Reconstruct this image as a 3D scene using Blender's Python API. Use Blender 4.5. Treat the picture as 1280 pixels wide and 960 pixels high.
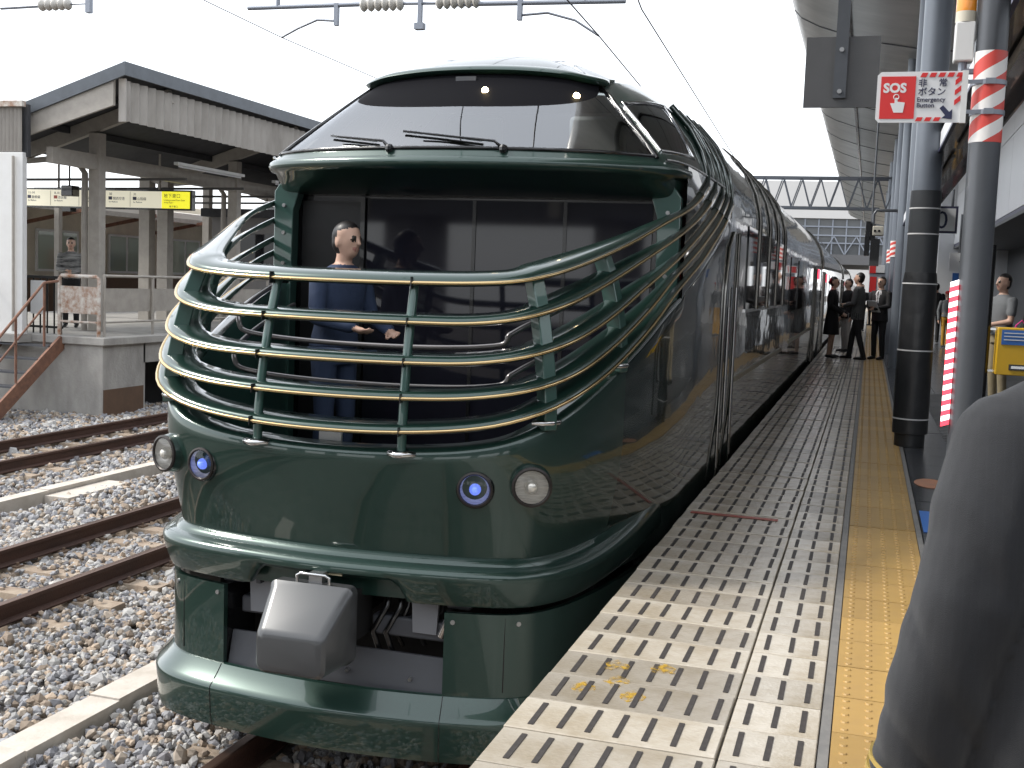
import bpy, math, random
import numpy as np
from mathutils import Matrix, Vector
random.seed(7); RNG = np.random.default_rng(7)
R = math.radians
for o in list(bpy.data.objects): bpy.data.objects.remove(o)
scene = bpy.context.scene
COL = scene.collection

# ------------------------------------------------------------------ camera
CAM_LOC = (2.465, 0.0, 2.5)
YAW, PITCH, ROLL, FPX = -16.898, -5.165, 2.2, 1450.0
def cam_axes():
    y, p, r = R(YAW), R(PITCH), R(ROLL)
    fwd = Vector((math.sin(y)*math.cos(p), math.cos(y)*math.cos(p), math.sin(p)))
    r0 = Vector((math.cos(y), -math.sin(y), 0)); u0 = r0.cross(fwd)
    return (math.cos(r)*r0+math.sin(r)*u0, -math.sin(r)*r0+math.cos(r)*u0, fwd)
cd = bpy.data.cameras.new('camera'); cam = bpy.data.objects.new('camera', cd); COL.objects.link(cam)
ax = cam_axes()
M = Matrix.Identity(4)
for i in range(3):
    M[i][0] = ax[0][i]; M[i][1] = ax[1][i]; M[i][2] = -ax[2][i]; M[i][3] = CAM_LOC[i]
cam.matrix_world = M
cd.sensor_width = 36; cd.lens = FPX*36/1280; cd.clip_start = .05; cd.clip_end = 2000
scene.camera = cam

# ------------------------------------------------------------------ sky, sun, exposure
SUN_DIR = Vector((-1.0, -0.22, 1.02)).normalized()      # towards the sun
EL = math.asin(SUN_DIR.z); AZ = math.atan2(SUN_DIR.x, SUN_DIR.y)
w = bpy.data.worlds.new('World'); scene.world = w; w.use_nodes = True
nt = w.node_tree; nt.nodes.clear()
sky = nt.nodes.new('ShaderNodeTexSky'); sky.sky_type = 'NISHITA'; sky.sun_disc = False
sky.sun_elevation = EL; sky.sun_rotation = AZ; sky.air_density = 1.0; sky.dust_density = 1.0; sky.ozone_density = 1.0
hs = nt.nodes.new('ShaderNodeHueSaturation'); hs.inputs['Saturation'].default_value = .28
bg = nt.nodes.new('ShaderNodeBackground'); bg.inputs[1].default_value = .15
wo = nt.nodes.new('ShaderNodeOutputWorld')
mxs = nt.nodes.new('ShaderNodeMix'); mxs.data_type = 'RGBA'; mxs.inputs[0].default_value = .62; mxs.inputs[7].default_value = (6.0,6.25,6.6,1)   # white haze over the whole sky
nt.links.new(sky.outputs[0], hs.inputs['Color']); nt.links.new(hs.outputs[0], mxs.inputs[6]); nt.links.new(mxs.outputs[2], bg.inputs[0]); nt.links.new(bg.outputs[0], wo.inputs[0])
sl = bpy.data.lights.new('sun', 'SUN'); sl.energy = 1.5; sl.angle = R(10); sl.color = (1, .95, .87)
sun = bpy.data.objects.new('sun', sl); COL.objects.link(sun)
sun.rotation_euler = SUN_DIR.to_track_quat('Z', 'Y').to_euler(); sun.location = (-20, -10, 30)
vs = scene.view_settings; vs.view_transform = 'Standard'; vs.look = 'None'; vs.gamma = 1.0; vs.exposure = 1.16
try: vs.use_curve_mapping = False
except Exception: pass

# ------------------------------------------------------------------ materials
MATS = {}
def mat(name, col=(.5,.5,.5), rough=.5, metal=0., coat=0., spec=.5, noise=None, bump=None, emit=None, trans=0., alpha=1., extra=None):
    """noise=(scale, amount, colour2) mixes a second colour; bump=(scale, strength)"""
    if name in MATS: return MATS[name]
    m = bpy.data.materials.new(name); m.use_nodes = True; t = m.node_tree
    b = t.nodes['Principled BSDF']
    b.inputs['Base Color'].default_value = (*col, 1); b.inputs['Roughness'].default_value = rough
    b.inputs['Metallic'].default_value = metal; b.inputs['Coat Weight'].default_value = coat
    b.inputs['Coat Roughness'].default_value = .03; b.inputs['Specular IOR Level'].default_value = spec
    b.inputs['Transmission Weight'].default_value = trans; b.inputs['Alpha'].default_value = alpha
    if emit: b.inputs['Emission Color'].default_value = (*emit[0], 1); b.inputs['Emission Strength'].default_value = emit[1]
    tc = t.nodes.new('ShaderNodeTexCoord')
    if noise:
        sc, am, c2 = noise[:3]
        n = t.nodes.new('ShaderNodeTexNoise'); n.inputs['Scale'].default_value = sc; n.inputs['Detail'].default_value = 6; n.inputs['Roughness'].default_value = .65
        mp = t.nodes.new('ShaderNodeMapping'); t.links.new(tc.outputs['Object'], mp.inputs[0]); t.links.new(mp.outputs[0], n.inputs['Vector'])
        if len(noise) > 3: mp.inputs['Scale'].default_value = noise[3]
        rp = t.nodes.new('ShaderNodeMapRange'); rp.inputs[1].default_value = .38; rp.inputs[2].default_value = .68; rp.inputs[3].default_value = 0; rp.inputs[4].default_value = am
        mx = t.nodes.new('ShaderNodeMix'); mx.data_type = 'RGBA'
        mx.inputs[6].default_value = (*col, 1); mx.inputs[7].default_value = (*c2, 1)
        t.links.new(n.outputs[0], rp.inputs[0]); t.links.new(rp.outputs[0], mx.inputs[0]); t.links.new(mx.outputs[2], b.inputs['Base Color'])
    if bump:
        n = t.nodes.new('ShaderNodeTexNoise'); n.inputs['Scale'].default_value = bump[0]; n.inputs['Detail'].default_value = 5
        t.links.new(tc.outputs['Object'], n.inputs['Vector'])
        bp = t.nodes.new('ShaderNodeBump'); bp.inputs['Strength'].default_value = bump[1]; bp.inputs['Distance'].default_value = .02
        t.links.new(n.outputs[0], bp.inputs['Height']); t.links.new(bp.outputs[0], b.inputs['Normal'])
    if extra: extra(t, b, tc)
    MATS[name] = m; return m

def wavy(t, b, tc):      # slightly uneven sheet metal: reflections wobble
    n = t.nodes.new('ShaderNodeTexNoise'); n.inputs['Scale'].default_value = 1.6; n.inputs['Detail'].default_value = 2
    mp = t.nodes.new('ShaderNodeMapping'); mp.inputs['Scale'].default_value = (1, .9, 2.2)
    t.links.new(tc.outputs['Object'], mp.inputs[0]); t.links.new(mp.outputs[0], n.inputs['Vector'])
    bp = t.nodes.new('ShaderNodeBump'); bp.inputs['Strength'].default_value = .10; bp.inputs['Distance'].default_value = .03
    t.links.new(n.outputs[0], bp.inputs['Height']); t.links.new(bp.outputs[0], b.inputs['Normal']); t.links.new(bp.outputs[0], b.inputs['Coat Normal'])
def island(cols):
    def f(t, b, tc):
        g = t.nodes.new('ShaderNodeNewGeometry'); r = t.nodes.new('ShaderNodeValToRGB')
        r.color_ramp.interpolation = 'CONSTANT'
        els = r.color_ramp.elements
        while len(els) < len(cols): els.new(.5)
        for i, (c, e) in enumerate(zip(cols, els)): e.position = i/len(cols); e.color = (*c, 1)
        t.links.new(g.outputs['Random Per Island'], r.inputs[0])
        n = t.nodes.new('ShaderNodeTexNoise'); n.inputs['Scale'].default_value = 40
        t.links.new(tc.outputs['Object'], n.inputs['Vector'])
        mx = t.nodes.new('ShaderNodeMix'); mx.data_type = 'RGBA'; mx.blend_type = 'MULTIPLY'; mx.inputs[0].default_value = .38
        t.links.new(r.outputs[0], mx.inputs[6]); t.links.new(n.outputs[0], mx.inputs[7]); t.links.new(mx.outputs[2], b.inputs['Base Color'])
    return f
def objrand(amount):
    def f(t, b, tc):   # alike pieces differ a little in tone
        oi = t.nodes.new('ShaderNodeObjectInfo'); src = b.inputs['Base Color'].links[0].from_socket
        mr = t.nodes.new('ShaderNodeMapRange'); mr.inputs[3].default_value = 1-amount; mr.inputs[4].default_value = 1+amount*.35
        t.links.new(oi.outputs['Random'], mr.inputs[0])
        h = t.nodes.new('ShaderNodeHueSaturation'); t.links.new(src, h.inputs['Color']); t.links.new(mr.outputs[0], h.inputs['Value'])
        t.links.new(h.outputs[0], b.inputs['Base Color'])
    return f

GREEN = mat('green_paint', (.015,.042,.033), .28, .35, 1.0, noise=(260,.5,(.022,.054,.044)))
GREEN_SIDE = mat('green_paint_side', (.008,.022,.018), .16, .3, 1.0, extra=wavy)  # same green paint, the sides' dark mirrored look put into the base colour
GREENP = mat('green_post', (.032,.085,.070), .3, .2, .9)
GOLD = mat('gold_chrome', (.62,.46,.24), .16, 1.0)
CHROME = mat('chrome', (.62,.62,.62), .16, 1.0)
DARK = mat('underframe_and_void_dark', (.012,.012,.013), .6)
BLACK = mat('black_trim', (.006,.006,.007), .25, 0, .4)
GREYP = mat('grey_equipment', (.062,.066,.076), .5, noise=(14,.5,(.06,.06,.065)))
COVER = mat('coupler_cover_plastic', (.070,.073,.076), .33, .3, .3, noise=(6,.4,(.075,.075,.078)))
BOLT = mat('bolt_steel', (.4,.4,.4), .35, .9)
LENS = mat('lamp_lens', (.75,.74,.68), .12, .55)
LAMPIN = mat('lamp_bulb_blue', (.15,.25,.8), .1, .1, 1, emit=((.16,.26,1), .4))
WARM = mat('warm_lamp', (1,.8,.4), .4, emit=((1,.78,.42), 14))
SEAT = mat('cab_interior', (.20,.215,.22), .7)
def glassmat(name, tint, refl):
    m = bpy.data.materials.new(name); m.use_nodes = True; t = m.node_tree; t.nodes.clear()
    o = t.nodes.new('ShaderNodeOutputMaterial'); tr = t.nodes.new('ShaderNodeBsdfTransparent'); tr.inputs[0].default_value = (*tint, 1)
    gl = t.nodes.new('ShaderNodeBsdfGlossy'); gl.inputs['Roughness'].default_value = .015; gl.inputs[0].default_value = (.95,.97,1,1)
    fr = t.nodes.new('ShaderNodeFresnel'); fr.inputs[0].default_value = refl
    mx = t.nodes.new('ShaderNodeMixShader'); t.links.new(fr.outputs[0], mx.inputs[0]); t.links.new(tr.outputs[0], mx.inputs[1]); t.links.new(gl.outputs[0], mx.inputs[2]); t.links.new(mx.outputs[0], o.inputs[0])
    MATS[name] = m; return m
GLASS = glassmat('windscreen_glass', (.74,.80,.80), 2.9)
CLEAR = glassmat('lamp_cover_glass', (.96,.96,.96), 1.4)
BAND = mat('visor_underside_dark', (.010,.010,.012), .6, spec=.02)
DGLASS = mat('dark_window_glass', (.008,.009,.013), .03, 0, 0.0, spec=.35)
STONE = mat('ballast_stone', (.3,.3,.3), .85, extra=island([(.36,.36,.37),(.50,.49,.47),(.27,.27,.29),(.44,.37,.30),(.60,.57,.53),(.33,.26,.20),(.40,.40,.42),(.52,.41,.31),(.23,.22,.23),(.48,.47,.46)]))
SOIL = mat('ballast_bed', (.17,.155,.14), .95, noise=(9,.9,(.07,.062,.055)), bump=(45,.9))
RAIL = mat('rusty_rail', (.085,.042,.030), .6, .3, noise=(7,.8,(.045,.025,.02),(1,.25,1)), bump=(60,.2))
RAILTOP = mat('worn_rail_head', (.20,.13,.10), .35, .75, noise=(5,.7,(.10,.06,.045),(1,.2,1)))
SLEEPER = mat('sleeper_concrete', (.36,.29,.22), .85, noise=(8,.8,(.20,.14,.10)), bump=(50,.3))
CONC = mat('old_concrete', (.40,.385,.36), .85, noise=(2.2,.75,(.22,.21,.195),(1,1,.45)), bump=(25,.25))
CONCL = mat('trough_concrete', (.56,.51,.45), .85, noise=(5,.7,(.40,.35,.29)), bump=(40,.2))
def edge_dirt(t, b, tc): objrand(.30)(t, b, tc)
TILE = mat('platform_slab', (.52,.475,.405), .25, noise=(3.4,.95,(.36,.305,.225)), bump=(60,.12), extra=edge_dirt)
STRIP = mat('grip_strip_rubber', (.035,.030,.028), .6, noise=(30,.6,(.07,.06,.055)))
YELLOW = mat('tactile_yellow', (.43,.27,.085), .45, noise=(6,.7,(.36,.225,.085)), extra=objrand(.14))
JOINT = mat('joint_grey', (.16,.155,.15), .6, noise=(12,.6,(.24,.23,.21)))
FLOOR = mat('dark_floor_tile', (.055,.058,.064), .22, noise=(6,.6,(.085,.088,.092)), extra=objrand(.3))
WHITE = mat('white_paint', (.72,.72,.71), .5, noise=(3,.4,(.6,.59,.57)))
WHITEP = mat('white_panel', (.74,.75,.77), .4, noise=(.8,.35,(.66,.67,.69)))
CREAM = mat('cream_wall', (.64,.58,.47), .75, noise=(1.5,.6,(.42,.38,.31)))
CREAMC = mat('weathered_cream_steel', (.40,.37,.33), .6, noise=(5,.7,(.29,.265,.235)))
ROOFG = mat('grey_roof_sheet', (.105,.12,.14), .45, .1, noise=(4,.6,(.07,.08,.09)))
CORR = mat('corrugated_sheet', (.38,.355,.325), .6, noise=(3,.75,(.25,.23,.205),(1,1,.3)))
DKWOOD = mat('dark_ceiling', (.055,.056,.062), .8, noise=(4,.6,(.03,.03,.032)))
RUSTW = mat('rusty_white_paint', (.60,.57,.52), .6, noise=(7,1.0,(.26,.11,.045)), bump=(40,.2))
RUSTP = mat('rust_paint', (.24,.12,.075), .75, noise=(9,.9,(.12,.06,.045)), bump=(40,.3))
BROWN = mat('brown_plinth', (.13,.075,.045), .7, noise=(5,.6,(.09,.055,.035)))
GRNWIN = mat('green_window_blind', (.27,.32,.235), .25, 0, .6)
NAVY = mat('navy_trim', (.03,.03,.075), .4)
STEELB = mat('blue_grey_pillar', (.155,.175,.205), .38, .2, noise=(3,.4,(.12,.135,.16)))
STEELD = mat('dark_grey_pole', (.088,.094,.105), .35, .3, noise=(5,.4,(.06,.065,.07)))
PAD = mat('black_pillar_padding', (.020,.021,.023), .38, 0, .15, noise=(8,.5,(.035,.035,.037)), bump=(6,.5))
TAPE = mat('pale_tape', (.62,.62,.62), .4)
ALU = mat('roof_metal', (.62,.61,.59), .35, .4, noise=(2.2,.7,(.44,.435,.42),(.25,1,1)))
RED = mat('sign_red', (.62,.03,.03), .4)
SIGNW = mat('sign_white', (.70,.71,.72), .4)
NAVYT = mat('sign_navy_text', (.02,.025,.07), .5)
YELS = mat('sign_yellow', (.85,.78,.03), .5, emit=((.9,.85,.04), .35))
IVORY = mat('sign_ivory', (.78,.74,.58), .5, emit=((.8,.76,.6), .25))
ORANGE = mat('orange_beacon', (.85,.30,.02), .25, 0, .5)
BOXY = mat('box_yellow', (.72,.43,.02), .4, noise=(6,.4,(.6,.36,.03)))
BLUE = mat('sticker_blue', (.04,.16,.50), .45)
PINK = mat('bag_pink', (.75,.05,.28), .5)
INS = mat('insulator_porcelain', (.48,.46,.42), .25, 0, .5)
WIRE = mat('wire_dark', (.06,.06,.075), .5, .4)
GALV = mat('galvanised_steel', (.25,.27,.31), .45, .6)
LITW = mat('lit_tube', (1,1,1), .4, emit=((1,.97,.92), 2.0))
HAZEB = mat('far_building', (.55,.54,.53), .7, noise=(.2,.4,(.48,.47,.46)))
FARDK = mat('far_dark_glass', (.09,.095,.10), .3, .2, .5)

# ------------------------------------------------------------------ mesh helpers
ORG = {}
def tag(o, label=None, cat=None, group=None, kind=None):
    if label: o['label'] = label
    if cat: o['category'] = cat
    if group: o['group'] = group
    if kind: o['kind'] = kind
    return o
def empty(name, loc, label=None, cat=None, group=None, kind=None, rz=0):
    o = bpy.data.objects.new(name, None); COL.objects.link(o); o.location = loc; o.rotation_euler = (0,0,rz)
    o.empty_display_size = .1
    ORG[o.name] = Vector(loc); return tag(o, label, cat, group, kind)
class MB:
    def __init__(s): s.v = []; s.f = []; s.mi = []
    def add(s, vs, fs, mi=0):
        n = len(s.v); s.v += [tuple(map(float, p)) for p in vs]; s.f += [tuple(i+n for i in f) for f in fs]; s.mi += [mi]*len(fs); return s
    def box(s, x0, x1, y0, y1, z0, z1, mi=0, mtx=None):
        vs = [(x,y,z) for z in (z0,z1) for y in (y0,y1) for x in (x0,x1)]
        if mtx is not None: vs = [tuple(mtx @ Vector(p)) for p in vs]
        return s.add(vs, [(0,2,3,1),(4,5,7,6),(0,1,5,4),(2,6,7,3),(0,4,6,2),(1,3,7,5)], mi)
    def beam(s, a, b, wd, ht, up=(0,0,1), mi=0):
        a = Vector(a); b = Vector(b); d = (b-a).normalized(); u = Vector(up)
        if abs(d.dot(u)) > .98: u = Vector((0,1,0))
        r = d.cross(u).normalized(); u = r.cross(d)
        vs = [p + r*sx*wd/2 + u*sz*ht/2 for p in (a,b) for sz in (-1,1) for sx in (-1,1)]
        return s.add(vs, [(0,1,3,2),(4,6,7,5),(0,4,5,1),(2,3,7,6),(0,2,6,4),(1,5,7,3)], mi)
    def loft(s, rows, closed=False, mi=0, cap=False):
        nr = len(rows); nc = len(rows[0]); vs = [p for r in rows for p in r]; fs = []
        for i in range(nr-1):
            for j in range(nc if closed else nc-1):
                k = (j+1) % nc; fs.append((i*nc+j, i*nc+k, (i+1)*nc+k, (i+1)*nc+j))
        if cap: fs.append(tuple(range(nc))[::-1]); fs.append(tuple((nr-1)*nc+j for j in range(nc)))
        return s.add(vs, fs, mi)
    def tube(s, path, r, n=8, mi=0, cap=True, sc=(1,1)):
        P = [Vector(p) for p in path]; rows = []; up = None
        rr = r if isinstance(r, (list, tuple)) else [r]*len(P)
        for i, p in enumerate(P):
            d = (P[min(i+1, len(P)-1)] - P[max(i-1, 0)]).normalized()
            if up is None: up = Vector((0,0,1)) if abs(d.z) < .9 else Vector((0,1,0))
            a = d.cross(up).normalized(); up = a.cross(d).normalized()
            rows.append([p + (a*math.cos(2*math.pi*k/n)*sc[0] + up*math.sin(2*math.pi*k/n)*sc[1])*rr[i] for k in range(n)])
        return s.loft(rows, True, mi, cap)
    def sweep(s, path, frames, prof, mi=0, cap=True, closed=True):
        """prof [(a,b)]: a along frame[0], b along frame[1]"""
        rows = [[Vector(p) + f[0]*a + f[1]*b for a, b in prof] for p, f in zip(path, frames)]
        return s.loft(rows, closed, mi, cap)
    def cyl(s, a, b, r0, r1=None, n=16, mi=0): return s.tube([a, b], [r0, r0 if r1 is None else r1], n, mi)
    def ball(s, c, r, n=10, m=6, sc=(1,1,1), mi=0):
        rows = [[(c[0]+r*sc[0]*math.sin(math.pi*i/m)*math.cos(2*math.pi*k/n), c[1]+r*sc[1]*math.sin(math.pi*i/m)*math.sin(2*math.pi*k/n), c[2]-r*sc[2]*math.cos(math.pi*i/m)) for k in range(n)] for i in range(m+1)]
        return s.loft(rows, True, mi)
    def poly(s, pts, ext, mi=0):
        """flat polygon pts extruded by vector ext"""
        n = len(pts); e = Vector(ext); vs = [Vector(p) for p in pts] + [Vector(p)+e for p in pts]
        return s.add(vs, [tuple(range(n))[::-1], tuple(range(n, 2*n))] + [(i, (i+1)%n, n+(i+1)%n, n+i) for i in range(n)], mi)
    def mesh(s, name, mats, smooth=None, org=(0,0,0), recalc=True):
        me = bpy.data.meshes.new(name); o = Vector(org)
        me.from_pydata([(p[0]-o[0], p[1]-o[1], p[2]-o[2]) for p in s.v], [], s.f)
        for m in (mats if isinstance(mats, (list, tuple)) else [mats]): me.materials.append(m)
        me.polygons.foreach_set('material_index', s.mi)
        if recalc and len(s.f) < 60000:
            import bmesh
            bm = bmesh.new(); bm.from_mesh(me); bmesh.ops.remove_doubles(bm, verts=bm.verts, dist=1e-5); bmesh.ops.recalc_face_normals(bm, faces=bm.faces); bm.to_mesh(me); bm.free()
        if smooth is not None:
            me.polygons.foreach_set('use_smooth', [True]*len(me.polygons)); me.set_sharp_from_angle(angle=R(smooth))
        me.update(); return me
    def build(s, name, mats, parent=None, smooth=None, bevel=0, **kw):
        org = ORG[root(parent).name] if parent else Vector((0,0,0))
        o = bpy.data.objects.new(name, s.mesh(name, mats, smooth, org)); COL.objects.link(o)
        if parent: o.parent = parent
        if bevel:
            b = o.modifiers.new('bevel', 'BEVEL'); b.width = bevel; b.segments = 2; b.limit_method = 'ANGLE'; b.angle_limit = R(35)
            if smooth is None:
                o.data.polygons.foreach_set('use_smooth', [True]*len(o.data.polygons)); o.data.set_sharp_from_angle(angle=R(50))
        tag(o, **kw); return o
def root(o):
    while o.parent: o = o.parent
    return o
def inst(name, me, loc, parent=None, rot=(0,0,0), scale=(1,1,1)):
    o = bpy.data.objects.new(name, me); COL.objects.link(o)
    if parent: o.parent = parent; loc = Vector(loc) - ORG[root(parent).name]
    o.location = loc; o.rotation_euler = rot; o.scale = scale; return o
def text(name, body, mtx, size, m, parent=None, ext=.0015, align='LEFT', sx=1, bold=0):
    cu = bpy.data.curves.new(name, 'FONT'); cu.body = body; cu.size = size; cu.extrude = ext; cu.offset = bold; cu.align_x = align; cu.resolution_u = 3
    tmp = bpy.data.objects.new('tmp', cu); COL.objects.link(tmp)
    bpy.context.view_layer.update()
    me = bpy.data.meshes.new_from_object(tmp.evaluated_get(bpy.context.evaluated_depsgraph_get()))
    bpy.data.objects.remove(tmp); me.materials.clear(); me.materials.append(m)
    org = ORG[root(parent).name] if parent else Vector((0,0,0))
    me.transform(Matrix.Translation(-org) @ mtx @ Matrix.Diagonal((sx,1,1,1)))
    o = bpy.data.objects.new(name, me); COL.objects.link(o)
    if parent: o.parent = parent
    return o
def facing(loc, nx, ny):    # text plane whose normal is (nx,ny,0), upright
    n = Vector((nx,ny,0)).normalized(); r = Vector((-n.y, n.x, 0)); m = Matrix.Identity(4)
    for i in range(3): m[i][0] = r[i]; m[i][1] = (0,0,1)[i]; m[i][2] = n[i]; m[i][3] = loc[i]
    return m
def copy_tree(o, parent=None):
    c = o.copy(); COL.objects.link(c); c.parent = parent
    for ch in list(o.children): copy_tree(ch, c)
    ORG[c.name] = ORG.get(o.name, Vector((0,0,0))); return c
def lerp(a, b, t): return a+(b-a)*t
def sstep(a, b, x): t = min(1, max(0, (x-a)/(b-a))); return t*t*(3-2*t)
def interp(x, xs, ys): return float(np.interp(x, xs, ys))

# ================================================================== GROUND, TRACKS, BALLAST
tag(MB().add([(-400,-60,-.26),(400,-60,-.26),(400,700,-.26),(-400,700,-.26)], [(0,1,2,3)]).build('ground', SOIL), kind='structure')
TRACKS = [(0.0, 'railway track of rusty rails beneath the green train'), (-4.02, 'railway track of rusty rails between the green train and the cable trough'),
          (-8.32, 'railway track of rusty rails beside the far concrete platform')]
railp = [(-.064,-.153),(.064,-.153),(.064,-.140),(.012,-.122),(.012,-.040),(.0325,-.030),(.0325,-.004),(.024,0),(-.024,0),(-.0325,-.004),(-.0325,-.030),(-.012,-.040),(-.012,-.122),(-.064,-.140)]
sl_m = MB(); sl_m.loft([[(-1.0,-.12,-.26),(-1.0,.12,-.26),(-1.0,.085,-.168),(-1.0,-.085,-.168)],[(1.0,-.12,-.26),(1.0,.12,-.26),(1.0,.085,-.168),(1.0,-.085,-.168)]], True, cap=True)
sleeper_me = sl_m.mesh('sleeper', SLEEPER)
clipm = MB().box(-.03,.03,-.05,.05,0,.018).cyl((0,0,.018),(0,0,.045),.013,n=6)
clip_me = clipm.mesh('rail_clip', mat('clip_steel', (.20,.14,.10), .6, .4))
for ti, (tx, lab) in enumerate(TRACKS):
    t = empty('railway_track', (tx, 20, 0), lab, 'railway track', 'tracks in front of the platform', 'structure')
    for s in (-1, 1):
        m = MB(); cx = tx + s*.566
        m.loft([[(cx+a, yy, b) for a, b in railp] for yy in (-6, 20, 50, 160)], True, cap=True)
        for i, f in enumerate(m.f):
            zs = [m.v[k][2] for k in f]
            if len(f) == 4 and min(zs) > -.005: m.mi[i] = 1
        m.build('rail', [RAIL, RAILTOP], t)
    y0, y1 = [(3.6, 9), (4.6, 30), (9.5, 40)][ti]
    n = int((y1-y0)/.61)
    for i in range(n):
        yy = y0 + i*.61 + random.uniform(-.02,.02)
        inst('sleeper', sleeper_me, (tx, yy, random.uniform(-.004,.004)), t, (0,0,random.uniform(-.012,.012)))
    if ti == 1:
        for i in range(22):
            for s in (-1,1):
                for d in (-1,1): inst('rail_clip', clip_me, (tx+s*.566+d*.10, y0+i*.61, -.168), t)
# ballast stones: angular lumps, one uncountable mass
phi = (1+5**.5)/2
ICO = np.array([(-1,phi,0),(1,phi,0),(-1,-phi,0),(1,-phi,0),(0,-1,phi),(0,1,phi),(0,-1,-phi),(0,1,-phi),(phi,0,-1),(phi,0,1),(-phi,0,-1),(-phi,0,1)])/1.9
ICF = np.array([(0,11,5),(0,5,1),(0,1,7),(0,7,10),(0,10,11),(1,5,9),(5,11,4),(11,10,2),(10,7,6),(7,1,8),(3,9,4),(3,4,2),(3,2,6),(3,6,8),(3,8,9),(4,9,5),(2,4,11),(6,2,10),(8,6,7),(9,8,1)])
def stones(name, regions, label):
    V = []; F = []; nv = 0
    for (x0,x1,y0,y1,dens,size,zb) in regions:
        n = int((x1-x0)*(y1-y0)*dens)
        px = RNG.uniform(x0,x1,n); py = RNG.uniform(y0,y1,n)
        keep = np.ones(n, bool)
        for tx, _ in TRACKS:
            for s in (-1,1): keep &= np.abs(px-(tx+s*.566)) > .075
        keep &= ~((px > -1.955)&(px < -1.70)); keep &= ~((px > -6.56)&(px < -6.18))
        # sleepers stay mostly bare
        for ti,(tx,_) in enumerate(TRACKS):
            ys = [3.6,4.6,9.5][ti]; ph = np.abs(((py-ys+.305)%.61)-.305)
            keep &= ~((np.abs(px-tx) < 1.0)&(ph < .10)&(RNG.uniform(0,1,n) > .10))
        px = px[keep]; py = py[keep]; n = len(px)
        onsl = np.zeros(n)
        for ti,(tx,_) in enumerate(TRACKS):
            ys = [3.6,4.6,9.5][ti]; ph = np.abs(((py-ys+.305)%.61)-.305)
            onsl += ((np.abs(px-tx) < 1.0)&(ph < .11))*.04
        pz = zb + RNG.uniform(-.018,.016,n) + .012*np.sin(px*3.1+py*1.7) + onsl
        for tx,_ in TRACKS: pz -= .02*(np.abs(px-tx) < .5)
        sz = size*RNG.lognormal(0,.26,n)
        sc = RNG.uniform(.62,1.2,(n,1,3)); jit = 1+RNG.uniform(-.26,.26,(n,12,1))
        a = RNG.uniform(0,2*np.pi,n); b = RNG.uniform(-.6,.6,n); cc = RNG.uniform(-.6,.6,n)
        v = ICO[None]*jit*sc*(sz[:,None,None]/2)
        ca,sa = np.cos(a)[:,None],np.sin(a)[:,None]; cb,sb = np.cos(b)[:,None],np.sin(b)[:,None]; c2,s2 = np.cos(cc)[:,None],np.sin(cc)[:,None]
        x,y,z = v[...,0],v[...,1],v[...,2]
        y,z = y*cb-z*sb, y*sb+z*cb; x,z = x*c2-z*s2, x*s2+z*c2; x,y = x*ca-y*sa, x*sa+y*ca
        v = np.stack([x+px[:,None], y+py[:,None], z+pz[:,None]],-1)
        V.append(v.reshape(-1,3)); F.append((ICF[None]+(np.arange(n)*12)[:,None,None]+nv).reshape(-1,3)); nv += n*12
    V = np.vstack(V); F = np.vstack(F)
    me = bpy.data.meshes.new(name); me.vertices.add(len(V)); me.vertices.foreach_set('co', V.ravel())
    me.loops.add(len(F)*3); me.loops.foreach_set('vertex_index', F.ravel().astype(np.int32))
    me.polygons.add(len(F)); me.polygons.foreach_set('loop_start', np.arange(0,len(F)*3,3,dtype=np.int32)); me.polygons.foreach_set('loop_total', np.full(len(F),3,np.int32))
    me.update(calc_edges=True); me.polygons.foreach_set('use_smooth', [False]*len(me.polygons)); me.shade_flat(); me.materials.append(STONE)
    o = bpy.data.objects.new(name, me); COL.objects.link(o)
    tag(o, label, 'gravel', kind='stuff')
stones('ballast', [(-3.4,1.3,3.6,8.0,820,.050,-.195),(-6.2,-3.4,5.6,9.5,680,.052,-.195),(-5.4,-1.5,8.0,15,480,.058,-.195),(-8.2,-5.4,8.5,17,330,.066,-.195),(-12.8,-8.2,10.5,19.5,220,.075,-.195),(-10.2,-4.5,17,30,90,.10,-.2)], 'grey and brown crushed stone ballast around the rails')
# cable troughs (concrete lids)
def trough(label, x0, x1, z1, ya, yb, ln):
    t = empty('cable_trough', ((x0+x1)/2, ya, -.26), label, 'cable trough')
    me = MB().box(x0,x1,-ln/2+.004,ln/2-.004,-.26,z1).mesh('trough_lid', CONCL, org=((x0+x1)/2,0,0))
    for i in range(int((yb-ya)/ln)):
        inst('trough_lid', me, ((x0+x1)/2+random.uniform(-.006,.006), ya+ln*(i+.5), random.uniform(-.006,.006)), t, (0,random.uniform(-.01,.01),random.uniform(-.006,.006)))
trough('narrow pale concrete cable trough beside the green train', -1.935, -1.725, -.13, 3.4, 12, .82)
trough('pale concrete cable trough between the two empty tracks', -6.52, -6.36, -.10, 6, 24, 1.0)
b = MB()
b.box(-6.34,-6.02,10.9,12.05,-.25,-.15); b.build('concrete_slab', CONCL, label='flat concrete slab lying in ballast against the trough', cat='slab')

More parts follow.
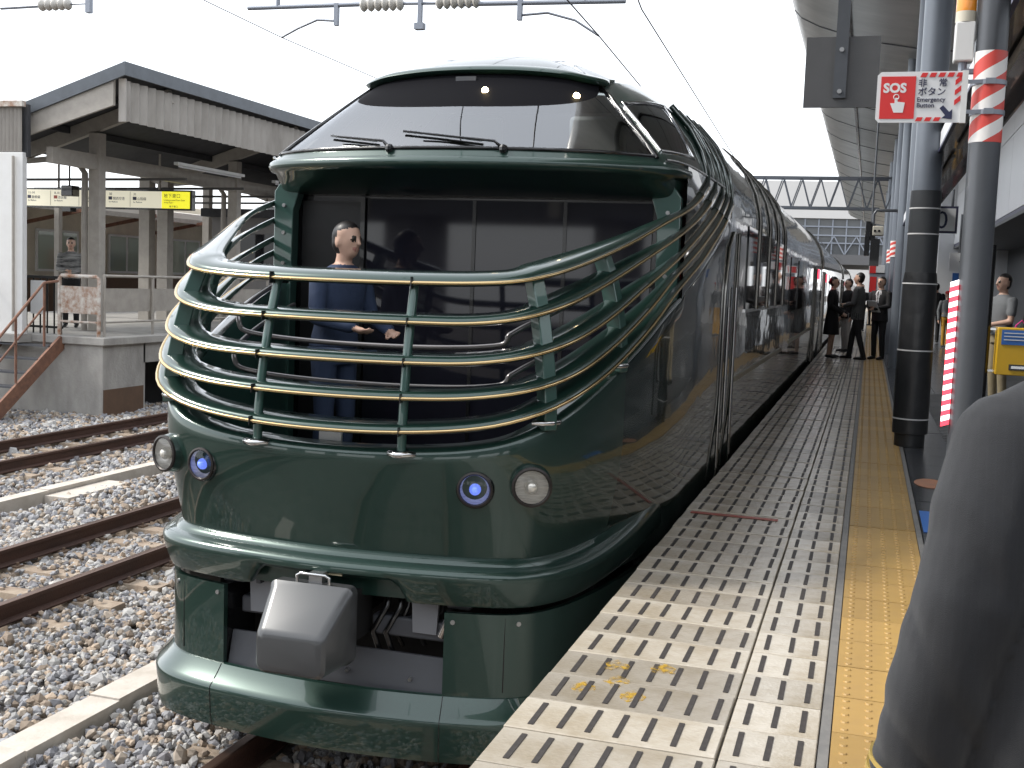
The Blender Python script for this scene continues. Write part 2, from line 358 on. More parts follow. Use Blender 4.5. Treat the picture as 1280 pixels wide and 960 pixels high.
# ================================================================== NEAR PLATFORM
PZ = 1.1; PE = 1.47
plat = empty('platform', (2.1, 20, 0), 'station platform of pale slabs with dark grip strips and yellow edge warning line', 'platform', kind='structure')
MB().box(PE+.03, 14, -8, 160, -.26, PZ-.034).build('platform_base', CONC, plat)
MB().box(PE, PE+.20, -8, 160, PZ-.24, PZ-.034).build('edge_beam', CONC, plat)
PIT = .273; Y0 = -1.25
slabA = MB().box(PE-.02, 2.112, -PIT/2+.003, PIT/2-.003, PZ-.033, PZ); slabB = MB().box(2.121, 2.398, -PIT/2+.003, PIT/2-.003, PZ-.033, PZ)
def bevmesh(mb, name, m, w):
    import bmesh
    me = mb.mesh(name, m); bm = bmesh.new(); bm.from_mesh(me)
    bmesh.ops.bevel(bm, geom=[e for e in bm.edges if all(v.co.z > .5*PZ for v in e.verts)], offset=w, segments=1, affect='EDGES', profile=.5); bm.to_mesh(me); bm.free(); return me
meA = bevmesh(slabA, 'slab', TILE, .003); meB = bevmesh(slabB, 'narrow_slab', TILE, .003)
strip_me = MB().box(-.009,.009,-.098,.098,0,.0028).mesh('grip_strip', STRIP)
SX = [PE+.058+.0905*i for i in range(7)] + [2.168,2.258,2.348]
farstrips = MB(); cnt = 0
for i in range(118):
    yc = Y0 + PIT*(i+.5)
    A = inst('slab', meA, (0, yc, random.uniform(-.0018,.0018)), plat, (0,random.uniform(-.0012,.0012),random.uniform(-.0015,.0015)))
    B = inst('narrow_slab', meB, (0, yc+.0, random.uniform(-.0018,.0018)), plat); 
    for j, sx in enumerate(SX):
        if 2.7 < yc < 10.9 and cnt < 300:
            par = A if j < 7 else B
            o = bpy.data.objects.new('grip_strip', strip_me); COL.objects.link(o); o.parent = par
            o.location = (sx+random.uniform(-.002,.002), random.uniform(-.004,.004), PZ); o.rotation_euler = (0,0,random.uniform(-.008,.008)); cnt += 1
        else: farstrips.box(sx-.009,sx+.009,yc-.096,yc+.096,PZ,PZ+.0035)
farstrips.build('grip_strips_far', STRIP, plat, kind='stuff')
MB().box(PE-.02,2.398,Y0+PIT*118,160,PZ-.033,PZ-.001).build('far_slabs', TILE, plat)
MB().box(2.402,2.434,-8,160,PZ-.033,PZ-.004).build('joint_strip', JOINT, plat)
# yellow tactile blocks with raised dots
YP = .3425; ty = MB(); ty.box(2.438,2.812,-YP/2+.002,YP/2-.002,PZ-.033,PZ+.002)
ty2 = MB(); ty2.box(2.438,2.812,-YP/2+.002,YP/2-.002,PZ-.033,PZ+.002)
for a in range(5):
    for b_ in range(5):
        cx = 2.438+.374*(a+.5)/5; cy = -YP/2+YP*(b_+.5)/5
        rows = [[(cx+r*math.cos(2*math.pi*k/8), cy+r*math.sin(2*math.pi*k/8), z) for k in range(8)] for r, z in ((.0135,PZ+.002),(.0105,PZ+.0062))]
        ty.loft(rows, True); n = len(ty.v); ty.f.append(tuple(range(n-8,n))); ty.mi.append(0)
me1 = ty.mesh('tactile_block', YELLOW); me2 = ty2.mesh('tactile_block', YELLOW)
yy = -.9; k = 0
while yy < 42:
    inst('tactile_block', me1 if yy < 16 else me1, (0+ORG[plat.name].x*0, yy, random.uniform(-.001,.001)), plat); yy += YP + (.007 if k % 4 == 3 else 0); k += 1
MB().box(2.438,2.812,yy-YP/2,160,PZ-.033,PZ+.002).build('far_tactile_line', YELLOW, plat)
MB().box(2.816,2.846,-8,160,PZ-.033,PZ-.002).build('joint_strip', JOINT, plat)
# dark floor tiles behind the yellow line
ft = MB().box(-.297,.297,-.297,.297,-.033,0).mesh('floor_tile', FLOOR)
for i in range(5):
    for j in range(56):
        inst('floor_tile', ft, (2.85+.3+.6*i, -.7+.6*j+.3, PZ-.002+random.uniform(-.0012,.0012)), plat)
MB().box(5.853,14,-8,160,PZ-.033,PZ-.003).build('concourse_floor', FLOOR, plat)
MB().box(2.85,5.85,33,160,PZ-.033,PZ-.0035).build('far_floor', FLOOR, plat)
MB().box(2.85,5.85,-8,-.71,PZ-.033,PZ-.0035).build('back_floor', FLOOR, plat)
gr = MB()
for i in range(60): gr.box(3.25,4.3,9.2+i*.14,9.2+i*.14+.06,PZ-.001,PZ+.003)
gr.build('drain_grating', mat('grating', (.24,.245,.25), .3, .6), plat)
MB().box(1.49,2.02,7.10,7.16,PZ+.0032,PZ+.0048, mtx=Matrix.Translation((1.75,7.13,0))@Matrix.Rotation(R(-1.5),4,'Z')@Matrix.Translation((-1.75,-7.13,0))).build('floor_tape', mat('red_tape',(.36,.075,.055),.5,noise=(20,.8,(.30,.15,.12))), label='worn red tape strip stuck across the pale slabs', cat='tape')
# floor stickers
MB().box(2.86,3.16,7.2,7.9,PZ+.001,PZ+.004).build('floor_sticker', BLUE, label='blue rectangular sticker on the dark floor tiles', cat='sticker')
m = MB(); m.poly([(2.985+.115*math.cos(a*.3142), 9.1+.22*math.sin(a*.3142), PZ+.001) for a in range(20)], (0,0,.003))
m.build('floor_sticker', mat('orange_sticker',(.50,.22,.12),.5,noise=(9,.8,(.35,.2,.14))), label='worn orange round sticker on the dark floor tiles', cat='sticker')
# old yellow paint marks on the slabs
def worn(t, b, tc):
    n = t.nodes.new('ShaderNodeTexNoise'); n.inputs['Scale'].default_value = 38; n.inputs['Detail'].default_value = 6; t.links.new(tc.outputs['Object'], n.inputs['Vector'])
    mr = t.nodes.new('ShaderNodeMapRange'); mr.inputs[1].default_value = .46; mr.inputs[2].default_value = .66; mr.inputs[3].default_value = .05; mr.inputs[4].default_value = .75
    t.links.new(n.outputs[0], mr.inputs[0]); t.links.new(mr.outputs[0], b.inputs['Alpha'])
pm = mat('old_yellow_paint', (.55,.34,.04), .5, extra=worn)
for k,(ax_,ay_) in enumerate([(1.70,3.93),(1.66,4.10),(1.83,4.12),(1.60,3.83),(1.78,3.80)]):
    m = MB(); n = 11; m.poly([(ax_+random.uniform(.5,1)*.06*math.cos(a/n*6.283), ay_+random.uniform(.4,1)*.07*math.sin(a/n*6.283), PZ+.0005) for a in range(n)], (0,0,.0012))
    m.build('paint_smear', pm, label='worn yellow paint smear on the pale platform slabs', cat='paint mark', group='paint smears on the slabs')

# ================================================================== LEADING CAR OF THE TRAIN
OUTL = [(0,5.05),(.4,5.08),(.74,5.14),(.95,5.22),(1.08,5.36),(1.18,5.6),(1.27,6.0),(1.34,6.5),(1.385,7.2),(1.40,8),(1.40,9.4),(1.40,27.0)]
def catmull(pts, n):
    P = [(-pts[1][0], pts[1][1])] + list(pts) + [(2*pts[-1][0]-pts[-2][0], 2*pts[-1][1]-pts[-2][1])]; o = []
    for i in range(1, len(P)-2):
        p = [np.array(q) for q in P[i-1:i+3]]
        for t in np.linspace(0,1,n,endpoint=False):
            o.append(.5*(2*p[1]+(p[2]-p[0])*t+(2*p[0]-5*p[1]+4*p[2]-p[3])*t*t+(3*p[1]-p[0]-3*p[2]+p[3])*t**3))
    o.append(np.array(P[-2])); return np.array(o)
HS = catmull(OUTL[:-1], 24); HS = np.vstack([HS, [(1.40, y) for y in np.linspace(9.6,27.0,60)]])
SL = np.concatenate([[0], np.cumsum(np.linalg.norm(np.diff(HS,axis=0),axis=1))]); SMAX = SL[-1]
def s_of_y(y): i = int(np.argmax(HS[:,1] >= y)); return SL[i]
def s_of_x(x): i = int(np.argmax(HS[:,0] >= x)); return SL[i]
def OP(s, off=0.):
    a = abs(s); x = np.interp(a, SL, HS[:,0]); y = np.interp(a, SL, HS[:,1])
    e = .02; dx = np.interp(a+e,SL,HS[:,0])-np.interp(max(a-e,-a),SL,HS[:,0]) if a > e else 2*e; dy = np.interp(a+e,SL,HS[:,1])-np.interp(max(a-e,0),SL,HS[:,1]) if a > e else 0
    if a > SMAX-e: dx, dy = 0, 1
    L = math.hypot(dx,dy); n = Vector((dy/L, -dx/L, 0))
    p = Vector((x, y, 0)) + n*off
    if s < 0: p.x = -p.x; n = Vector((-n.x, n.y, 0))
    return p, n
SY = s_of_y
# rail heights: (front x or side y) -> z
RZ = {1: [(0,1.752),(s_of_x(.36),1.758),(s_of_x(.77),1.796),(s_of_x(.97),1.855),(SY(5.3),1.91),(SY(5.6),2.03),(SY(6.1),2.225),(SY(6.714),2.44),(SY(7.643),2.67),(SY(8.6),2.93),(SY(8.88),3.03),(SY(9.08),3.13)],
      2: [(0,1.915),(s_of_x(.36),1.918),(s_of_x(.77),1.938),(s_of_x(1.03),2.005),(SY(5.52),2.10),(SY(6.0),2.28),(SY(6.684),2.532),(SY(7.5),2.74),(SY(8.157),2.915),(SY(8.55),3.04),(SY(8.75),3.13)],
      3: [(0,2.085),(s_of_x(.36),2.086),(s_of_x(.77),2.098),(s_of_x(1.03),2.165),(SY(5.66),2.295),(SY(6.2),2.49),(SY(6.9),2.68),(SY(7.57),2.855),(SY(8.2),3.03),(SY(8.45),3.13)],
      4: [(0,2.275),(s_of_x(.36),2.276),(s_of_x(.77),2.282),(s_of_x(1.03),2.345),(SY(5.65),2.455),(SY(6.3),2.655),(SY(7.0),2.83),(SY(7.527),2.962),(SY(7.9),3.07),(SY(8.08),3.14)],
      5: [(0,2.462),(s_of_x(.36),2.463),(s_of_x(.77),2.473),(s_of_x(1.0),2.50),(SY(5.6),2.575),(SY(6.05),2.69),(SY(6.577),2.845),(SY(7.1),2.965),(SY(7.45),3.055),(SY(7.7),3.15)]}
def rz(k, s):
    xs, zs = zip(*RZ[k]); return interp(abs(s), xs, zs)
# gentle smoothing of the rail height tables
def rzs(k, s):
    sE_ = RZ[k][-1][0]; wd_ = min(1, max(0, (sE_-abs(s))/.2)); return sum(rz(k, abs(abs(s)+d*wd_)) for d in (-.18,-.12,-.06,0,.06,.12,.18))/7
ROFF = {1:.05, 2:.035, 3:.005, 4:-.04, 5:-.10}
S66, S72 = SY(6.0), SY(7.2)
def roff(k, s): return lerp(ROFF[k], .012, sstep(S66-.5, S72, abs(s)))
def zedge(s): return min(3.06, rzs(1, s)-.085)

lead = empty('train_car', (0, 16, 0), 'dark green leading train car with open observation deck and gold-lined railings', 'train')
# -------- lower shell (nose and sides up to the lowest rail)
ss = sorted(set([-x for x in list(np.linspace(0,SY(7.6),90))+list(np.linspace(SY(7.7),SY(9.6),24))+list(np.linspace(SY(10),SMAX,30))] + list(np.linspace(0,SY(7.6),90))+list(np.linspace(SY(7.7),SY(9.6),24))+list(np.linspace(SY(10),SMAX,30))))
def inset(z, s):
    f = lerp(1, .25, sstep(SY(5.6), SY(7.5), abs(s)))
    return -f*interp(z, [.9,1.0,1.15,1.3,1.45,1.58,1.66,3], [.115,.11,.085,.055,.025,.006,0,0])
rows = []
for fr in np.linspace(0,1,15):
    row = []
    for s in ss:
        z = lerp(.92, zedge(s)-.035, fr**.9); p, n = OP(s, inset(z, s)); row.append((p.x, p.y, z))
    rows.append(row)
for d, dz in ((-.008,-.018),(-.025,-.006),(-.05,0.0),(-.11,.006)):
    row = []
    for s in ss:
        z = zedge(s)+dz; p, n = OP(s, d if abs(s) < SY(7.1) else d*.1); row.append((p.x,p.y,z))
    rows.append(row)
m = MB(); m.loft(rows, mi=0)
side_i = SY(6.2)
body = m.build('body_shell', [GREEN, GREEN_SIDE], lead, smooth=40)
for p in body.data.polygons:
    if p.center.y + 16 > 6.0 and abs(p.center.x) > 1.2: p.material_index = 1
# deck bulwark inner face, deck floor
ssd = [s for s in ss if abs(s) <= SY(7.08)]
def ring(s, off, z): p, n = OP(s, off); return (p.x, p.y, z)
MB().loft([[ring(s,-.11,zedge(s)+.005) for s in ssd],[ring(s,-.125,zedge(s)-.05) for s in ssd],[ring(s,-.14,1.12) for s in ssd]]).build('bulwark_lining', GREENP, lead, smooth=50)
MB().poly([ring(s,-.10,1.06) for s in ssd],(0,0,.05)).build('deck_floor', mat('deck_floor_board',(.09,.085,.08),.5), lead)
# -------- upper side walls above the lowest rail, to the roof shoulder
for sg in (-1,1):
    us = [sg*x for x in np.linspace(SY(7.06), SY(9.7), 40)]
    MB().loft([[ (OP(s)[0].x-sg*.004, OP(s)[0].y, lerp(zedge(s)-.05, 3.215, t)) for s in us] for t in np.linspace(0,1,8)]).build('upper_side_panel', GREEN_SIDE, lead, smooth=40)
# -------- standard car section behind
SEC = [(1.40,3.0),(1.398,3.14),(1.385,3.24),(1.345,3.40),(1.27,3.56),(1.15,3.71),(1.0,3.83),(.8,3.92),(.5,3.985),(0,4.01)]
def hw(z): return interp(z, [p[1] for p in SEC], [p[0] for p in SEC])
full = [(-x,z) for x,z in SEC] + [(x,z) for x,z in SEC[-2::-1]]
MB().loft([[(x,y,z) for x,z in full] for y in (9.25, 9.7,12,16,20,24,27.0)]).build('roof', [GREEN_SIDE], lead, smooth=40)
MB().poly([(x,26.99,z) for x,z in full]+[(1.4,26.99,.92),(-1.4,26.99,.92)],(0,.02,0)).build('rear_wall', BLACK, lead)
# -------- driver's cab over the deck
CB = [(0,6.47),(.45,6.50),(.85,6.585),(1.13,6.70),(1.285,6.83),(1.345,7.0),(1.372,7.3),(1.385,7.8),(1.392,8.5),(1.395,9.3)]
CT = [(0,7.07,3.80),(.29,7.085,3.795),(.55,7.12,3.775),(.69,7.18,3.75),(.765,7.29,3.75),(.825,7.45,3.78),(.885,7.8,3.82),(.95,8.3,3.84),(.985,8.9,3.84),(1.0,9.3,3.84)]
def crow(tab, u):
    a = abs(u); n = len(tab); i = min(int(a), n-2); t = a-i
    def g(j):
        if j < 0: q = list(tab[-j]); q[0] = -q[0]; return np.array(q)
        return np.array(tab[min(j,n-1)])
    p0,p1,p2,p3 = g(i-1),g(i),g(i+1),g(i+2)
    p = .5*(2*p1+(p2-p0)*t+(2*p0-5*p1+4*p2-p3)*t*t+(3*p1-p0-3*p2+p3)*t**3)
    if u < 0: p = p.copy(); p[0] = -p[0]
    return p
def cab(u, v, off=0):
    b = crow(CB,u); t = crow(CT,u); B = Vector((b[0],b[1],3.205)); T = Vector(t)
    au = abs(u); bul = interp(au, [0,2.5,3.5,4.6,6,9], [.04,.028,.006,.012,.045,.085])
    d = (T-B); tan = Vector(crow(CB,u+.05 if u < 8.9 else u).tolist()+[0]) - Vector(crow(CB,u-.05).tolist()+[0]); n = tan.cross(d); n.normalize()
    if n.z < 0: n = -n
    return B.lerp(T, v) + n*(bul*4*v*(1-v)+off)
def cpatch(u0,u1,v0,v1,nu,nv,off=0): return [[cab(u,v,off) for u in np.linspace(u0,u1,nu)] for v in np.linspace(v0,v1,nv)]
G = MB()
G.loft(cpatch(-9,9,0,.07,110,3)); 
WS = 3.72
for sg in (-1,1):
    G.loft(cpatch(sg*WS,sg*4.15,.07,1,6,12)); G.loft(cpatch(sg*4.15,sg*6.35,.07,.14,16,3)); G.loft(cpatch(sg*4.15,sg*6.35,.72,1,16,6)); G.loft(cpatch(sg*6.35,sg*9,.07,1,24,12))
cabo = G.build('cab_shell', [GREEN, GREEN_SIDE], lead, smooth=40)
def vb(u): return lerp(.50, .99, (abs(u)/WS)**2.6)      # lower edge of the dark band sweeps up to the visor tips
MB().loft([[cab(u,lerp(.07,vb(u),f)) for u in np.linspace(-WS,WS,70)] for f in np.linspace(0,1,10)]).build('windscreen', GLASS, lead, smooth=60)
MB().loft([[cab(u,lerp(vb(u),1,f)) for u in np.linspace(-WS,WS,70)] for f in np.linspace(0,1,8)]).build('visor_shade_band', BAND, lead, smooth=60)  # dark band painted over the glass for the visor's shaded underside
for sg in (-1,1):
    MB().loft(cpatch(sg*4.15,sg*6.35,.14,.72,16,6)).build('quarter_window', GLASS, lead, smooth=60)
    fr = [cab(sg*u,.14,.004) for u in np.linspace(4.15,6.35,12)]+[cab(sg*6.35,v,.004) for v in np.linspace(.2,.72,6)]+[cab(sg*u,.72,.004) for u in np.linspace(6.3,4.15,12)]+[cab(sg*4.15,v,.004) for v in np.linspace(.66,.14,6)]
    MB().tube(fr, .012, 6).build('window_seal', CHROME, lead, smooth=60)
    MB().tube([cab(sg*WS,v,.004) for v in np.linspace(.05,1,10)], .014, 6).build('windscreen_seal', BLACK, lead, smooth=60)
    MB().tube([cab(sg*u,.02,.012) for u in np.linspace(4.0,8.2,30)], .010, 6).build('cab_trim_line', CHROME, lead, smooth=60)
MB().tube([cab(u,.07,.003) for u in np.linspace(-WS,WS,60)], .012, 6).build('windscreen_seal', BLACK, lead, smooth=60)
# brow edge and its underside
us = list(np.linspace(-5.6,5.6,90))
def brow(u, o, z):
    b = crow(CB,u); t = crow(CB,u+.05)-crow(CB,u-.05); n = Vector((t[1],-t[0],0)).normalized(); return (b[0]+n.x*o, b[1]+n.y*o, z)
def under(u, t):
    b = crow(CB,u); q = Vector((max(-1.30,min(1.30,b[0]*.97)), max(7.075, b[1]+.02), 3.005)); p = Vector(brow(u,-.02,3.125)); r = p.lerp(q,t); r.z += -.035*math.sin(math.pi*t); return r
MB().loft([[brow(u,-.0,3.206) for u in us],[brow(u,.022,3.19) for u in us],[brow(u,.028,3.165) for u in us],[brow(u,.015,3.14) for u in us]]+[[under(u,t) for u in us] for t in np.linspace(0,1,9)]).build('brow', GREEN, lead, smooth=50)
# roof cap with projecting visor
def ridge(u):
    t = crow(CT,u); return Vector((t[0]*.12, max(7.75, t[1]+.02), 4.0))
def cap(u, w_):
    t = Vector(crow(CT,u)); g = ridge(u); r = t.lerp(g, w_); r.z = lerp(t.z, 4.012, math.sin(w_*math.pi/2)**.9); return r
ucs = list(np.linspace(-9,9,110))
MB().loft([[cap(u,w_) for u in ucs] for w_ in np.linspace(0,1,14)]).build('roof_cap', GREEN_SIDE, lead, smooth=50)
uv = list(np.linspace(-4.9,4.9,80))
def vis(u, o, dz):
    t = Vector(crow(CT,u)); d = Vector(crow(CT,u+.05))-Vector(crow(CT,u-.05)); n = Vector((d.y,-d.x,0)).normalized(); f = 1-sstep(3.6,4.9,abs(u)); return t + n*o*f + Vector((0,0,dz*(.35+.65*f)))
MB().loft([[vis(u,-.10,.055) for u in uv],[vis(u,.02,.035) for u in uv],[vis(u,.075,.012) for u in uv],[vis(u,.085,-.005) for u in uv],[vis(u,.07,-.02) for u in uv],[vis(u,-.02,-.03) for u in uv]]).build('visor', GREEN, lead, smooth=45)
# cab interior
MB().box(-1.25,1.25,7.08,9.0,3.02,3.06).build('cab_floor', DARK, lead)
MB().poly([(-1.3,8.75,3.06),(1.3,8.75,3.06),(1.25,8.75,3.4),(.9,8.75,3.78),(-.9,8.75,3.78),(-1.25,8.75,3.4)],(0,.04,0)).build('cab_bulkhead', DARK, lead)
d = MB(); d.loft([[(x*.8,6.80,3.16),(x*.9,7.05,3.26),(x,7.30,3.30),(x,7.42,3.06)] for x in np.linspace(-1.1,1.1,12)]); d.build('dashboard', SEAT, lead, smooth=50)
for cx in (-.45,.5):
    sb = MB().box(cx-.22,cx+.22,7.95,8.40,3.06,3.25).build('driver_seat', SEAT, lead, bevel=.03); MB().box(cx-.21,cx+.21,8.33,8.45,3.2,3.70).build('seat_back', SEAT, sb, bevel=.03)
for cx in (.135,.69):
    c_ = Vector((cx, 0, 0)); u = min(np.linspace(0,3.5,300), key=lambda q: abs(cab(q,.70)[0]-cx)); q = cab(u,.70,.002)
    MB().ball(q, .022, 10, 6).build('cab_lamp', WARM, lead, smooth=60)
q0 = cab(.12,.86,.006); q1 = cab(-.30,.86,.006); MB().beam(q0,q1,.012,.03).build('cab_plate', GREYP, lead)
# wipers: arm + blade
def wiper(ub, ut, v1):
    a = cab(ub,.055,.012); b = cab(ut,v1,.035); wv = MB(); wv.tube([a, cab(lerp(ub,ut,.1),.09,.04), b], [.014,.009,.006], 6); o = wv.build('wiper', BLACK, lead, smooth=60)
    MB().tube([cab(lerp(ub,ut,f),lerp(.10,v1+.02,f),.018) for f in np.linspace(.25,1.25,9)], .008, 5).build('wiper_blade', BLACK, o)
    MB().ball(a,.028,8,5).build('wiper_pivot', BLACK, o)
wiper(-.75,-1.75,.16); wiper(.85,-.35,.17)
# -------- back wall of the deck
MB().box(-1.30,1.30,7.10,7.14,1.10,3.02).build('deck_back_wall', BLACK, lead)
MB().box(-.73,1.17,7.085,7.098,1.15,2.99).build('deck_window', mat('deck_glass',(.012,.012,.018),.04,spec=.45), lead)
for xm in (.02,.62): MB().box(xm-.012,xm+.012,7.078,7.0845,1.15,2.99).build('deck_mullion', BLACK, lead)
MB().box(-1.20,-.77,7.088,7.099,1.12,2.97).build('deck_doorway_shade', mat('doorway_shade_black',(.004,.004,.005),.4), lead)  # black sheet stands in for the unlit open doorway
MB().box(-.765,-.735,7.06,7.10,1.12,3.0).build('door_jamb', BLACK, lead)
for sg in (-1,1):
    pl = [(sg*1.355,6.98,zedge(SY(6.98))-.04),(sg*1.355,6.98,3.02),(sg*1.30,6.98,3.10),(sg*1.17,6.98,3.04),(sg*1.215,6.98,2.9),(sg*1.225,6.98,zedge(SY(6.98))-.1),(sg*1.225,6.98,1.1),(sg*1.31,6.98,1.1)]
    o = MB().poly(pl,(0,.09,0)).build('deck_pillar', GREENP, lead, bevel=.006)
    for z in (2.55,2.75,2.93): MB().cyl((sg*1.28,6.982,z),(sg*1.28,6.968,z),.013,n=8).build('pillar_bolt', BOLT, o)
# -------- railings: five green shelves with gold-chrome tubes
HOOP = {1:(9.40,3.36,8.95), 2:(9.08,3.36,8.72), 3:(8.78,3.36,8.48), 4:(8.42,3.36,8.22), 5:(8.02,3.34,7.96)}
for k in range(1,6):
    sE = RZ[k][-1][0]
    svals = list(np.linspace(-sE, sE, 150))
    pth = []; frm = []
    for s in svals:
        p, n = OP(s, roff(k,s)); pth.append(Vector((p.x,p.y,rzs(k,s)))); frm.append((n, Vector((0,0,1))))
    wd = .20 if k == 5 else .185
    rows = []
    for p, f, s in zip(pth, frm, svals):
        e = sstep(SY(5.15), SY(7.1), abs(s)); e5 = sstep(SY(5.5), SY(7.0), abs(s))
        W = lerp(wd, .02, e); h = lerp(.016, .016, e5); q = lerp(.045 if k == 5 else .028, .004, e)
        pr = [(0,-h*.6),(.002,h*.5),(-.014,h+q*.35),(-W*.45,h+q*.8),(-W*.85,h+q),(-W,h*.4+q*.7),(-W*.9,q*.3-h*.2),(-.02,-h)]
        rows.append([p + f[0]*a + f[1]*b for a,b in pr])
    shelf = MB().loft(rows, True, cap=True).build('rail_shelf', GREEN, lead, smooth=60)
    # tube: extends up and over the roof as a hoop
    tb = []
    for sg in (-1,1):
        ext = []; pe = OP(sg*sE, .012)[0]; z0 = rzs(k,sE); y0 = pe.y; yp, zp, ye = HOOP[k]
        for f in np.linspace(.04,1,26):
            z = (1-f)**2*z0 + 2*f*(1-f)*zp + f*f*3.70; y = (1-f)**2*y0 + 2*f*(1-f)*yp + f*f*ye
            ext.append(Vector((sg*(hw(z)+.014-.075*min(1,max(0,(9.4-y)/1.2))*max(0,(z-3.2)/.6)), y, z+.002)))
        tb.append(ext)
    path = [p + f[0]*.006 for p, f in zip(pth, frm)]
    MB().tube(path, .0092, 8).build('gold_line', GOLD, shelf, smooth=60)
    for sg, ex, st_ in ((-1,tb[0],path[0]),(1,tb[1],path[-1])): MB().tube([st_]+ex, .0105, 8).build('silver_line', mat('silver_green',(.30,.33,.32),.22,.9), shelf, smooth=60)
    ring_ = [p + Vector((-.022 if p.x > 0 else .022, 0, -.012)) for p in (tb[1])]
    for sg, ex, ps in ((-1,tb[0],[path[5],path[0]]),(1,tb[1],[path[-6],path[-1]])): MB().tube([q+Vector((-sg*.014,.022,.012)) for q in ps+ex], .022, 8).build('roof_rib', GREEN_SIDE, shelf, smooth=60)
    for sj in (-.385, .385):
        s = sj*1.003; p, n = OP(s, roff(k,s)); z = rzs(k,s); e = Vector((1,0,0))*.0022
        MB().beam(Vector((p.x,p.y,z))+n*.021-Vector((0,0,.0)), Vector((p.x,p.y,z))-n*.14, .0045, .058 if k==5 else .044).build('rail_joint', BLACK, shelf)
# front posts
for sx in (-.385,.385):
    s = sx*1.003; pts = []
    for z in np.linspace(zedge(s)-.01, rzs(5,s), 9):
        o_ = interp(z, [rzs(k,s) for k in range(1,6)], [roff(k,s)-.055 for k in range(1,6)]); p,_ = OP(s,o_); pts.append(Vector((p.x,p.y,z)))
    po = MB().tube(pts, .023, 10).build('rail_post', GREENP, lead, smooth=60)
    b0 = pts[0]; MB().tube([b0+Vector((-.06,.02,-.02)), b0+Vector((-.045,-.035,-.012)), b0+Vector((0,-.055,-.016)), b0+Vector((.045,-.035,-.012)), b0+Vector((.06,.02,-.02))], .017, 8).build('post_foot', CHROME, po, smooth=60)
# blade posts on the quarters
for sg in (-1,1):
    for yb in (5.30, 5.92):
        s = sg*SY(yb); rows = []
        for z in np.linspace(zedge(s)-.03, rzs(5,s)+.0, 10):
            o_ = interp(z, [rzs(k,s) for k in range(1,6)], [roff(k,s)-.05 for k in range(1,6)])
            p,n = OP(s,o_); t = Vector((-n.y,n.x,0)); p.z = z
            rows.append([p+n*.03+t*.03, p-n*.05+t*.045, p-n*.06-t*.03, p+n*.02-t*.035])
        po = MB().loft(rows, True, cap=True).build('rail_post', GREENP, lead, bevel=.006)
        p,n = OP(s,-.02); p.z = zedge(s)+.005; t = Vector((-n.y,n.x,0))
        MB().tube([p+t*.08, p+n*.03+t*.05, p+n*.04, p+n*.03-t*.05, p-t*.08], .014, 8).build('post_foot', CHROME, po, smooth=60)
# inner grab rails
for z, o_ in ((1.93,-.34),(2.13,-.36)):
    sv = np.linspace(-SY(6.6),SY(6.6),90); MB().tube([ring(s,o_ - .10*(1-sstep(0,1.2,abs(s))),z+.55*max(0,rzs(1,s)-1.75)) for s in sv], .014, 8).build('grab_rail', mat('dull_steel',(.22,.21,.21),.3,.9), lead, smooth=60)
# small panel visible on the nose ledge
MB().box(-.10,.02,5.185,5.20,1.66,1.72).build('ledge_plate', SIGNW, lead)
# -------- belt lip and valance
slp = [s for s in np.linspace(-SY(7.6), SY(7.6), 170)]
def lipf(s): return 1-sstep(SY(5.5), SY(7.4), abs(s))
def valz(s):
    x = abs(OP(s)[0].x) if abs(s) < SY(5.5) else 9
    return lerp(1.025, .925, sstep(.36,.44,x)) + .13*sstep(SY(5.4),SY(7.4),abs(s))
rows = []
for (o_, z, zz) in ((-.115,1.155,0),(-.075,1.150,0),(-.055,1.128,0),(-.050,1.118,0),(-.020,1.110,0),(.005,1.098,0),(.018,1.078,0),(.014,1.05,0),(.0,None,.5),(-.02,None,.12),(-.03,None,.0),(-.06,None,.0),(-.07,None,.6)):
    row = []
    for s in slp:
        f = lipf(s); off = lerp(-.125*.25-.015, o_, f); zt = z if z is not None else lerp(valz(s), 1.06, zz)
        zt = zt + (.10*sstep(SY(5.45),SY(7.0),abs(s)) if z is not None else .0)
        p,_ = OP(s, off); row.append((p.x,p.y,zt))
    rows.append(row)
MB().loft(rows).build('belt_lip', GREEN, lead, smooth=42)
# -------- skirt panels left and right, and the bottom lip
def curtain(mb, s0, s1, prof, n=60, closed=True):
    return mb.loft([[ (lambda q: (q[0].x,q[0].y,z))(OP(s,o_)) for o_, z in prof] for s in np.linspace(s0,s1,n)], closed, cap=closed)
sO = s_of_x(.60)
for sg in (-1,1):
    m = MB(); curtain(m, sg*sO, sg*SY(6.6), [(-.045,.885),(-.05,.46),(-.075,.46),(-.075,.885)])
    sk = m.build('skirt_panel', GREEN, lead, smooth=40)
    m = MB(); curtain(m, sg*(sO+.005), sg*(sO+.03), [(-.075,.88),(-.30,.88),(-.30,.47),(-.075,.47)], 3); m.build('skirt_return', BLACK, sk)
    for sq in (s_of_x(.64), s_of_x(.97)):
        p,n = OP(sg*sq,-.046); p.z = .84; MB().cyl(p, p+n*.006, .012, n=8).build('skirt_bolt', BOLT, sk)
    p,n = OP(sg*s_of_x(.90),-.0475); MB().beam(Vector((p.x,p.y,.50)),Vector((p.x,p.y,.87)),.004,.004,up=(1,0,0)).build('panel_seam', BLACK, sk)
    m = MB(); curtain(m, sg*SY(6.7), sg*SMAX, [(-.10,.93),(-.10,.28),(-.14,.28),(-.14,.93)], 30); m.build('side_skirt', DARK, lead, smooth=40)
    MB().box(sg*.66-.055,sg*.66+.055,5.22,5.27,.905,.955).build('marker_box', GREYP, lead)
    text('marker_text', '故障', facing((sg*.66-.045,5.217,.915),0,-1), .04, SIGNW, lead)
